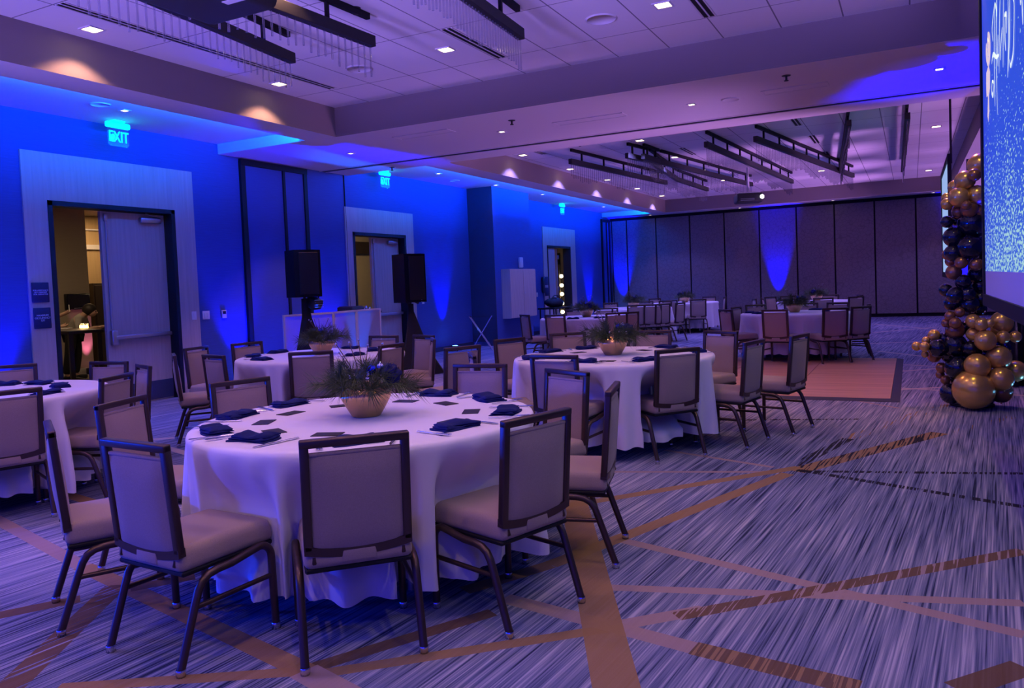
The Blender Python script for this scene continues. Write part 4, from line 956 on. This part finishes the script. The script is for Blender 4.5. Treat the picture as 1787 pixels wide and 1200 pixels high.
# place settings
NAPX = {'front': [(369, 754), (446, 767.5), (401, 727), (501, 706), (767, 688.5), (862, 696), (886, 719), (795, 746), (624, 771.5)],
        'dance': [(960, 614), (1021, 608), (925, 626), (1019, 632), (1126, 629), (1173, 605.5), (1228, 613)],
        'panel': [(423, 623), (457, 628), (481, 615.5), (620, 620), (612, 608), (651, 612)], 'door': [(69, 670), (105, 675), (81, 687), (8, 672)],
        'bulb': [(997, 557), (1048, 555), (955, 555), (1075, 553)], 'mid': [(1301, 546), (1323, 547.5), (1359, 535.5), (1418, 544), (1430, 540)], 'back': [(1431, 532), (1421, 528.5), (1444, 528)]}
CARDX = {'front': [(461, 737), (478, 753), (508, 721), (597, 708), (778, 704), (824, 718), (790, 735), (572, 758), (708, 700)], 'dance': [(1059, 630), (1009, 615), (1124, 611), (967, 624)]}
GT = {'front': 'napkins on the front table', 'dance': 'napkins on the table before the dance floor'}
k = 0
for key, lst in NAPX.items():
    c, ph = TB[key]; pts = sorted((pz(*p, TZ) for p in lst), key=lambda q: -math.atan2((q.x - c[0]), -(q.y - c[1])))
    for i, q in enumerate(pts):
        v = Vector((q.x - c[0], q.y - c[1])); 
        if v.length > .74: v *= .74 / v.length
        if v.length < .5: v *= .5 / v.length
        a = math.atan2(v.y, v.x) + PI / 2; k += 1; jit = R.uniform(-.25, .25)
        pos = (c[0] + v.x, c[1] + v.y); wh = '%s clockwise from our side of %s' % (ORD[i + 1], ph)
        lay('napkin', NAP[k % 4], pos, a + jit, 'folded navy napkin, ' + wh, 'napkin', 'navy napkins')
        if key in ('front', 'dance', 'panel'):
            t = Vector((-v.y, v.x)).normalized(); n_ = v.normalized(); j1, j2 = R.uniform(-.35, .35), R.uniform(-.3, .3)
            lay('fork', FORK, (pos[0] - t.x * .165 + n_.x * .02, pos[1] - t.y * .165 + n_.y * .02), a + PI + j1, 'silver fork, %s' % wh, 'fork', 'forks')
            if key != 'panel': lay('knife', KNIFE, (pos[0] + t.x * .16, pos[1] + t.y * .16), a + PI + j2, 'silver knife, %s' % wh, 'knife', 'knives')
for key, lst in CARDX.items():
    c, ph = TB[key]; pts = sorted((pz(*p, TZ) for p in lst), key=lambda q: -math.atan2((q.x - c[0]), -(q.y - c[1])))
    for i, q in enumerate(pts):
        v = Vector((q.x - c[0], q.y - c[1])); 
        if v.length > .55: v *= .55 / v.length
        if v.length < .33: v *= .33 / v.length
        lay('menu_card', CARD, (c[0] + v.x, c[1] + v.y), math.atan2(v.y, v.x) + PI / 2 + R.uniform(-.2, .2), 'small black card, %s clockwise from our side of %s' % (ORD[i + 1], ph), 'card', 'black menu cards')

# ------------------------------------------------------------------ dance floor
dx0, dx1, dy0, dy1 = -4.45, -.22, 9.28, 13.55
s = thing('dance_floor', 'portable wood-strip dance floor with dark edging laid on the carpet', 'dance floor', (0, 0, 0))
n = 4; st = (dx1 - dx0) / n; sy_ = (dy1 - dy0) / 4
for i in range(n):
    for j in range(4): span((dx0 + i * st + .004, dy0 + j * sy_ + .0015, 0), (dx0 + (i + 1) * st - .004, dy0 + (j + 1) * sy_ - .0015, .025)).obj('floor_panel', 'dance_wood', s)
e = .09; zt = .025
b = MB(); prof = lambda o: o
for (xa, ya), (xb, yb), (nx_, ny_) in (((dx0, dy0), (dx1, dy0), (0, -1)), ((dx1, dy0), (dx1, dy1), (1, 0)), ((dx1, dy1), (dx0, dy1), (0, 1)), ((dx0, dy1), (dx0, dy0), (-1, 0))):
    tx, ty = (xb - xa), (yb - ya); L = math.hypot(tx, ty); tx /= L; ty /= L
    A, B = (xa, ya), (xb, yb); A2, B2 = (xa + nx_ * e - tx * e, ya + ny_ * e - ty * e), (xb + nx_ * e + tx * e, yb + ny_ * e + ty * e)
    b.quad((*A, zt), (*A2, .004), (*B2, .004), (*B, zt)); b.quad((*A, .001), (*B, .001), (*B2, .001), (*A2, .001)); b.quad((*A2, .001), (*B2, .001), (*B2, .004), (*A2, .004))
b.obj('edge_trim', 'wall_dark', s)

# ------------------------------------------------------------------ DJ facade, speakers, small stands
FX = -8.5
pf = [px(498, 560, FX), px(572, 560, FX), px(622, 560, FX), px(666, 560, FX)]; pf = [Vector((FX + o, q.y, 0)) for q, o in zip(pf, (-.05, .12, .0, -.02))]
s = thing('facade_screen', 'folding white-framed panel screen standing before the second door, lit blue from behind', 'panel screen', pf[0]); H_ = 1.09
for a_, e_ in zip(pf, pf[1:]):
    d = e_ - a_; L = d.length; m = (a_ + e_) / 2 - pf[0]; rm = rotz(math.atan2(d.y, d.x))
    p_ = boxm((m.x, m.y, H_ / 2 + .02), (L - .05, .006, H_ - .05), rot=rm).obj('cloth_panel', 'facade_cloth', s); fr = MB()
    for sg in (-1, 1): fr.box(Vector((m.x, m.y, H_ / 2 + .01)) + rm @ Vector((sg * (L / 2 - .018), 0, 0)), (.03, .03, H_), rot=rm); fr.box((m.x, m.y, H_ / 2 + .01 + sg * (H_ / 2 - .015)), (L - .02, .03, .03), rot=rm)
    fr.obj('panel_frame', 'acrylic_white', s)
s = thing('equipment_table', 'table for the music gear hidden behind the white panel screen', 'table', (FX - .42, 10.72, 0))
boxm((0, 0, 1.03), (.5, 1.75, .03)).obj('tabletop', 'charcoal', s)
for a_ in (-.2, .2):
    for c_ in (-.78, .78): boxm((a_, c_, .51), (.03, .03, 1.02)).obj('leg', 'charcoal', s)
q = px(612, 536, FX - .42); s = thing('mixer_case', 'blue-lit flat equipment case peeking above the white panel screen', 'case', (q.x, q.y, 1.045)); MB().box((0, 0, .05), (.34, .34, .10), bev=.012).obj('case_body', 'charcoal', s); boxm((0, 0, .105), (.30, .30, .012), bev=.004).obj('lid', 'wall_dark', s)
q = px(640, 533, FX - .42); s = thing('ornament_cluster', 'small sparkling ornaments on the panel screen\'s table', 'ornaments', (q.x, q.y, 1.045))
for k in range(5): MB().ball((.05 * math.cos(k * 1.3), .06 * math.sin(k * 1.3), .03 + .022 * (k % 3)), .026, 12, 8).obj('ornament', 'ornament_silver', s)
def uplight(x, y, label, power=340, col=BLUE, aim=None, ang=58, rz=0, lamp='wall_uplight_lamp'):
    s = thing('floor_uplight', label, 'uplight', (x, y, 0), rz, group='blue floor uplights')
    b = MB()
    for sg in (-1, 1): b.tube([(sg * .10, -.09, .006), (sg * .10, 0, .05), (sg * .10, .09, .006)], .008, 6)
    b.obj('stand', 'charcoal', s); MB().box((0, 0, .075), (.17, .19, .09), bev=.015).obj('housing', 'charcoal', s)
    MB().lathe([(0, .122), (.055, .122), (.062, .118)], 16).obj('lens', 'uplight_lens', s)
    light('SPOT', (x, y, .14), power, col, aim=aim or (x - .28, y, 2.0), spot_size=math.radians(ang), spot_blend=.7, shadow_soft_size=.03, name=lamp)
for y, la in ((3.6, 'black floor uplight by the blue wall before the open doorway'), (5.15, 'black floor uplight washing the blue wall left of the two signs'), (8.75, 'black floor uplight washing the wall beside the dark pocket post'), (10.9, 'black floor uplight behind the white panel screen, at the wall'), (14.75, 'black floor uplight on the carpet below the blue streak, before the column'), (23.7, 'black floor uplight at the wall beyond the doorway of bulbs')):
    uplight(XW + .30, y, la, 700 if y > 12 else 340, ang=40 if y > 12 else 58)
uplight(FX - .45, pf[0].y + .50, 'floor uplight glowing behind the left white panel', 1100, aim=(FX + .2, pf[0].y + .5, .75), ang=95, lamp='facade_uplight_lamp')
uplight(FX - .16, pf[2].y + .05, 'floor uplight glowing through the white panel screen', 600, (0, .10, 1), aim=(FX + .10, pf[2].y + .05, .9), ang=60, lamp='facade_uplight_lamp')
for x, la in ((-8.95, 'floor uplight in the far left corner before the folding wall'), (-3.77, 'floor uplight glowing before the middle of the folding wall'), (1.4, 'floor uplight before the folding wall behind the balloon tower')):
    uplight(x, YF - .36, la, 2600, aim=(x, YF - .02, 2.3), ang=30, lamp='back_uplight_lamp')
uplight(1.10, 9.0, 'black floor uplight beside the big gold balloon, under the screen', 2800, aim=(.15, 9.9, 3.6), ang=40, lamp='tower_uplight_lamp'); uplight(1.30, 9.30, 'black floor uplight behind the balloons under the screen', 300, aim=(1.2, 9.9, 2.0), lamp='tower_uplight_lamp')

def loudspeaker(u0, u1, v0, v1, x, label, rz):
    A, B = px(u0, v0, x), px(u1, v1, x); c = (A + B) / 2; h = abs(B.z - A.z); w_ = .42
    s = thing('loudspeaker', label, 'loudspeaker', (c.x, c.y, c.z - h / 2), rz)
    MB().prism([(-.17, -w_ / 2), (.17, -w_ / 2), (.21, -.1), (.21, .1), (.17, w_ / 2), (-.17, w_ / 2), (-.23, .11), (-.23, -.11)], 0, h).obj('cabinet', 'speaker_black', s)
    boxm((.213, 0, h / 2), (.012, .30, h - .08), bev=.004, seg=1).obj('grille', 'black_trim', s)
    MB().box((0, w_ / 2 + .006, h * .6), (.14, .02, .04), bev=.008).obj('handle', 'charcoal', s); return c, h
def stand(c, zt, label, scrim=True):
    s = thing('speaker_stand', label, 'speaker stand', (c.x, c.y, 0))
    MB().tube([(0, 0, .25), (0, 0, zt)], .022, 10).obj('pole', 'charcoal', s)
    for k in range(3):
        a = k * 2 * PI / 3 + .6; MB().tube([(0, 0, .85), (.50 * math.cos(a), .50 * math.sin(a), .02)], .014, 8).obj('leg', 'charcoal', s)
    MB().tube([(0, 0, .80), (0, 0, .92)], .035, 10).obj('collar', 'charcoal', s)
    if scrim:
        pts = [(.52 * math.cos(k * 2 * PI / 3 + .6), .52 * math.sin(k * 2 * PI / 3 + .6)) for k in range(3)]; b = MB(); vs, fs = [], []
        n = 36; hs = (0.01, .3, .7, 1.05, zt - .02)
        for z in hs:
            t = 1 - (z / zt) ** .75
            for k in range(n):
                i, f_ = divmod(k / n * 3, 1); i = int(i); A, B = pts[i % 3], pts[(i + 1) % 3]; x, y = A[0] + (B[0] - A[0]) * f_, A[1] + (B[1] - A[1]) * f_
                r0 = math.hypot(x, y); a = math.atan2(y, x); r1 = max(r0 * t, .05 + .02 * t); vs.append((r1 * math.cos(a), r1 * math.sin(a), z))
        for j in range(len(hs) - 1):
            for k in range(n): fs.append((j * n + k, j * n + (k + 1) % n, (j + 1) * n + (k + 1) % n, (j + 1) * n + k))
        b.add(vs, fs, True); b.obj('scrim_cover', 'scrim_black', s)
    return s
c, h = loudspeaker(499, 558, 436, 517, -8.15, 'black loudspeaker on a covered stand before the left white panel', math.radians(-25)); stand(c, c.z - h / 2, 'slim speaker stand in front of the left white panel')
def stage_light(p, label, rz, aim):
    light('SPOT', p + Vector((.10, -.04, -.04)), 420, (0, .03, 1), aim=aim, spot_size=math.radians(75), spot_blend=.9, shadow_soft_size=.05, name='stage_light_lamp')
    s = thing('stage_light', label, 'stage light', p, rz, group='stage lights on the speaker stands')
    MB().box((0, 0, 0), (.16, .20, .15), rot=Matrix.Rotation(.5, 3, 'Y'), bev=.02).obj('housing', 'charcoal', s); MB().tube([(-.02, -.12, 0), (-.02, -.12, .10), (-.02, .12, .10), (-.02, .12, 0)], .01, 6).obj('yoke', 'black_trim', s)
    b = MB()
    for k in range(4): b.box((.085, 0, -.06 + k * .035), (.02, .18, .01))
    b.obj('fin', 'steel', s)
q = px(549, 529, -8.05); stage_light(q, 'black stage light clamped under the left loudspeaker', 0, (-5.8, 4.2, 0))
c2, h2 = loudspeaker(690, 737, 443, 526, -7.35, 'black loudspeaker on a draped stand beside the second door', math.radians(-20)); stand(c2, c2.z - h2 / 2, 'speaker stand covered in a black pyramid cloth, right of the white panels')
q = px(726, 520, -7.25); stage_light(q, 'black stage light clamped under the right loudspeaker', .6, (-4.6, 7.4, 0))

tc = (pz(825, 612) + pz(858, 612)) / 2; s = thing('tray_stand', 'chrome folding tray stand with crossed legs on the blue carpet before the column', 'tray stand', (tc.x, tc.y - .0, 0), math.radians(28))
for yy in (-.20, .20):
    for sg in (-1, 1): MB().tube([(-sg * .24, yy * (1 if sg > 0 else .86), .01), (sg * .24, yy * (1 if sg > 0 else .86), .76)], .011, 8).obj('leg', 'chrome', s)
for sg in (-1, 1): MB().tube([(sg * .24, -.2, .76), (sg * .24, .2, .76)], .012, 8).obj('top_bar', 'chrome', s)
for yy in (-.12, .12):
    MB().box((0, yy, .757), (.48, .04, .006)).obj('strap', 'black_trim', s)
q = px(960, 548, -8.9); s = thing('side_table', 'small dark side table against the wall by the doorway of bulbs', 'table', (-8.75, q.y, 0))
boxm((0, 0, .74), (.5, 1.15, .04)).obj('tabletop', 'black_trim', s)
for a_ in (-.2, .2):
    for c_ in (-.52, .52): boxm((a_, c_, .36), (.03, .03, .72)).obj('leg', 'black_trim', s)
s = thing('equipment_bag', 'black crumpled equipment bag lying on the small dark side table', 'bag', (-8.75, q.y, .76))
b = MB(); vs, fs = [], []; nu, nv = 24, 12
for j in range(nv + 1):
    t = PI * j / nv
    for k in range(nu): a = 2 * PI * k / nu; rr_ = 1 + .12 * math.sin(3 * a + 2 * t) + .08 * math.sin(7 * a + 5 * t); vs.append((.19 * rr_ * math.sin(t) * math.cos(a), .46 * rr_ * math.sin(t) * math.sin(a), max(0.002, .12 + .13 * rr_ * math.cos(t))))
for j in range(nv):
    for k in range(nu): fs.append((j * nu + k, (j + 1) * nu + k, (j + 1) * nu + (k + 1) % nu, j * nu + (k + 1) % nu))
b.add(vs, fs, True); b.obj('bag_body', 'scrim_black', s); MB().tube([(0, -.25, .22), (.05, -.12, .32), (.05, .12, .32), (0, .25, .22)], .016, 8).obj('handle', 'charcoal', s)

# ------------------------------------------------------------------ projection screens
def screen(name, x, y0, y1, z0, zc, z1, label, legs=True, picture=True):
    s = thing(name, label, 'projection screen', (x, 0, 0)); fw = .085
    MB().quad((0, y1, zc), (0, y0, zc), (0, y0, z1), (0, y1, z1)).obj('picture', 'screen_picture' if picture else 'screen_glow', s)
    if zc > z0: MB().quad((0, y1, z0), (0, y0, z0), (0, y0, zc), (0, y1, zc)).obj('blank_strip', 'acrylic_white', s)
    MB().quad((.02, y0, z0), (.02, y1, z0), (.02, y1, z1), (.02, y0, z1)).obj('backing', 'black_trim', s)
    b = MB()
    for yy in (y0 - fw / 2, y1 + fw / 2): b.box((.01, yy, (z0 + z1) / 2), (.05, fw, z1 - z0 + 2 * fw))
    for zz in (z0 - fw / 2, z1 + fw / 2): b.box((.01, (y0 + y1) / 2, zz), (.05, y1 - y0, fw))
    b.obj('screen_frame', 'black_trim', s)
    for yy in (y0 + .4, y1 - .4)[:2 if picture else 1]: MB().box((.05, yy, (z1 + ZC) / 2), (.03, .03, ZC - z1)).obj('hanger', 'charcoal', s)
    return s
SX = .5; yA = px(1720, 480, SX).y
scr = screen('projection_screen', SX, 2.9, yA, 1.205, 1.378, 3.60, 'big projection screen at the right edge glowing blue with glitter and script')
def ribbon(strokes, wy, m, name, off=.004, parent=scr):
    b = MB()
    for st in strokes:
        P_ = [px(1690 + x / 4.8, y / 4.8, SX - off) for x, y in st]; vs = []; fs = []
        # smooth the stroke
        Q = []
        for i in range(len(P_) - 1):
            p0, p1, p2, p3 = P_[max(i - 1, 0)], P_[i], P_[i + 1], P_[min(i + 2, len(P_) - 1)]
            for k in range(6):
                t = k / 6; Q.append(.5 * ((2 * p1) + (p2 - p0) * t + (2 * p0 - 5 * p1 + 4 * p2 - p3) * t * t + (3 * p1 - p0 - 3 * p2 + p3) * t ** 3))
        Q.append(P_[-1])
        for i, p in enumerate(Q):
            e = min(i, len(Q) - 1 - i) / (len(Q) / 2); w_ = wy * (.35 + .65 * math.sqrt(max(0, e)))
            d = Q[min(i + 1, len(Q) - 1)] - Q[max(i - 1, 0)]; d.x = 0; d.normalize(); nn = Vector((0, -d.z, d.y))
            vs += [p + nn * w_ * .5 - Vector((SX, 0, 0)), p - nn * w_ * .5 - Vector((SX, 0, 0))]
        for i in range(len(Q) - 1): fs.append((2 * i, 2 * i + 1, 2 * i + 3, 2 * i + 2))
        b.add(vs, fs)
    return b.obj(name, m, parent)
ribbon([[(222, 22), (205, 150), (198, 250), (204, 345)], [(222, 25), (235, 90), (232, 180)], [(222, 30), (216, 400), (222, 890)], [(243, -60), (236, 0), (232, 450), (243, 960)], [(195, 535), (200, 480), (208, 458), (220, 462), (234, 478), (255, 460)], [(200, 680), (212, 695), (210, 760), (204, 800), (195, 770), (197, 700), (203, 675)],
        [(266, -40), (260, 200), (257, 615)], [(247, 290), (244, 430), (246, 555)], [(282, 228), (270, 400), (268, 505)], [(293, -30), (291, 300), (290, 565)], [(309, 118), (306, 300), (312, 425)], [(331, -30), (336, 250), (328, 650)], [(346, -30), (344, 300), (331, 600)], [(375, -10), (383, 60), (377, 400), (362, 520), (352, 548), (345, 500)], [(433, -20), (437, 38)], [(447, -40), (452, 100), (456, 205)], [(300, 130), (318, 125), (318, 280)]], .034, 'script_glow', 'lettering')
ribbon([[(160, 300), (176, 330), (178, 430), (172, 500), (166, 525)], [(152, 370), (150, 430), (158, 490), (166, 525)], [(158, 345), (166, 400), (166, 470)]], .10, 'icon_glow', 'gold_emblem')
b = MB(); P_ = [px(1690 + x / 4.8, y / 4.8, SX - .003) - Vector((SX, 0, 0)) for x, y in ((168, 545), (180, 600), (180, 740), (172, 800), (174, 930), (168, 1025), (160, 975), (164, 800), (152, 815), (149, 700), (150, 610))]; b.add(P_, [tuple(range(len(P_)))]); b.obj('gold_emblem', 'icon_glow', scr)
screen('projection_screen', .5, 12.9, 15.6, 1.34, 1.34, 2.95, 'second projection screen seen edge-on beyond the balloon tower', picture=False)
s = thing('drape_panel', 'black drape hanging behind the lower balloons under the screen', 'drape', (1.0, 10.6, 0))
b = MB(); vs, fs = [], []; n = 60
for z in (.01, 1.2, 2.45):
    for k in range(n + 1): vs.append((-.05 + 1.7 * k / n, .05 * math.sin(k * 1.3), z))
for j in range(2):
    for k in range(n): a = j * (n + 1) + k; fs.append((a, a + 1, a + n + 2, a + n + 1))
b.add(vs, fs, True); o = b.obj('drape_cloth', 'black_clothes', s); md = o.modifiers.new('thickness', 'SOLIDIFY'); md.thickness = .01
MB().tube([(-.05, 0, 2.45), (1.65, 0, 2.45)], .02, 8).tube([(-.05, 0, 0), (-.05, 0, 2.45)], .02, 8).tube([(1.65, 0, 0), (1.65, 0, 2.45)], .02, 8).obj('pipe_frame', 'steel', s)

# ------------------------------------------------------------------ balloon tower
g0 = thing('balloon_garland', 'tall garland of gold, bronze and navy balloons standing beside the screen', 'balloon tower', (.5, 9.05, 0))
BAL = []
def cA(x, y, r, c, dy=0): BAL.append((1580 + x / 4.614, 480 + y / 4.614, r / 4.614, c, dy))
def cB(x, y, r, c, dy=0): BAL.append((1620 + x / 4.287, 220 + y / 4.287, r / 4.287, c, dy))
for a in ((550, 945, 157, 'g', -.2), (580, 730, 98, 'g', -.22), (752, 662, 95, 'g', -.15), (770, 833, 95, 'g', -.2), (890, 770, 82, 'g', 0), (645, 525, 83, 'g', -.2), (778, 378, 87, 'g', -.05), (545, 370, 56, 'g', -.15), (612, 395, 53, 'g', -.2), (678, 385, 36, 'g', -.2), (545, 475, 52, 'g', -.12), (788, 497, 52, 'g', -.15), (885, 495, 46, 'g', -.1), (740, 435, 50, 'g', -.05), (770, 940, 85, 'b', .0),
          (230, 482, 46, 'g'), (165, 525, 31, 'g'), (90, 571, 37, 'g'), (155, 575, 38, 'g', -.1), (157, 635, 28, 'g'), (232, 650, 52, 'b', .1), (290, 745, 42, 'b', .05), (322, 842, 37, 'b', .05), (280, 800, 34, 'b', .1),
          (310, 512, 52, 'n', .05), (262, 585, 74, 'n', -.05), (400, 565, 92, 'n'), (525, 592, 62, 'n', -.1), (418, 745, 94, 'n', -.1), (365, 640, 72, 'n', .1), (485, 690, 66, 'n', .0), (365, 950, 82, 'n', 0), (450, 850, 80, 'n', .1), (640, 630, 66, 'n', .0), (795, 590, 55, 'n', .1), (560, 850, 90, 'n', .15), (700, 560, 80, 'n', .15), (640, 980, 90, 'n', .1),
          (435, 298, 40, 'b', -.1), (358, 328, 40, 'b', -.1), (328, 385, 36, 'b', -.05), (400, 385, 46, 'b', -.15), (400, 445, 72, 'b', 0), (480, 420, 55, 'n', .15),
          (460, 60, 56, 'n'), (325, 120, 52, 'n'), (400, 162, 66, 'n', -.1), (505, 155, 56, 'n', -.1), (375, 225, 62, 'n', 0), (520, 232, 72, 'n', -.05), (605, 190, 65, 'n', .05), (590, 270, 60, 'n', .1), (600, 90, 70, 'n', .1)): cA(*a)
for a in ((385, 290, 86, 'g'), (275, 405, 72, 'g', -.1), (205, 457, 55, 'g', .05), (230, 530, 73, 'g', -.15), (365, 515, 72, 'g', -.1), (140, 582, 44, 'g', -.05), (140, 540, 41, 'g', .05), (345, 365, 47, 'b', -.2), (228, 640, 50, 'b', 0), (310, 622, 62, 'b', -.1), (375, 640, 52, 'b', -.05), (285, 590, 36, 'b', -.2),
          (138, 716, 44, 'n', 0), (205, 705, 38, 'n', .1), (330, 725, 104, 'n', 0), (188, 830, 72, 'n', 0), (310, 905, 88, 'n', -.1), (185, 950, 62, 'n', -.05), (395, 840, 80, 'n', .1), (280, 820, 60, 'n', .1), (245, 1020, 46, 'b', -.1), (360, 1035, 48, 'b', -.1), (140, 960, 38, 'b', .1), (190, 1092, 56, 'b', 0), (170, 1010, 42, 'b', .1), (262, 1160, 50, 'n', -.1), (360, 1110, 62, 'n', .05), (430, 1000, 70, 'n', .1), (330, 660, 55, 'n', -.05)): cB(*a)
BM = {'g': 'balloon_gold', 'b': 'balloon_bronze', 'n': 'balloon_navy'}; unit = {}
for c_ in 'gbn': 
    b = MB(); b.ball((0, 0, 0), 1, 28, 18, (1, 1, 1.03)); b.lathe([(.03, -1.03), (.05, -1.07), (.075, -1.11), (.03, -1.10), (0, -1.08)], 12); unit[c_] = b.mesh('balloon', BM[c_])
for u, v, r_, c_, dy in BAL:
    q = py(u, v, 9.05 + dy); dep = (ROT @ (q - EYE)).y; rad = r_ * dep / FPX
    if q.z < rad * 1.03: q.z = rad * 1.06
    o = link('balloon', unit[c_], g0, q - Vector((.5, 9.05, 0))); o.scale = (rad,) * 3; o.rotation_euler = (R.uniform(-.4, .4), R.uniform(-.4, .4), 0) if q.z > rad * 1.5 else (0, 0, 0)
    o['label'] = {'g': 'gold chrome balloon', 'b': 'bronze chrome balloon', 'n': 'glossy navy balloon'}[c_]
MB().tube([(.03, .1, .03), (.03, .1, 2.5)], .02, 8).lathe([(0, 0), (.2, 0), (.2, .02), (0, .03)], 20, c=(.03, .1, 0)).obj('support_pole', 'charcoal', g0)
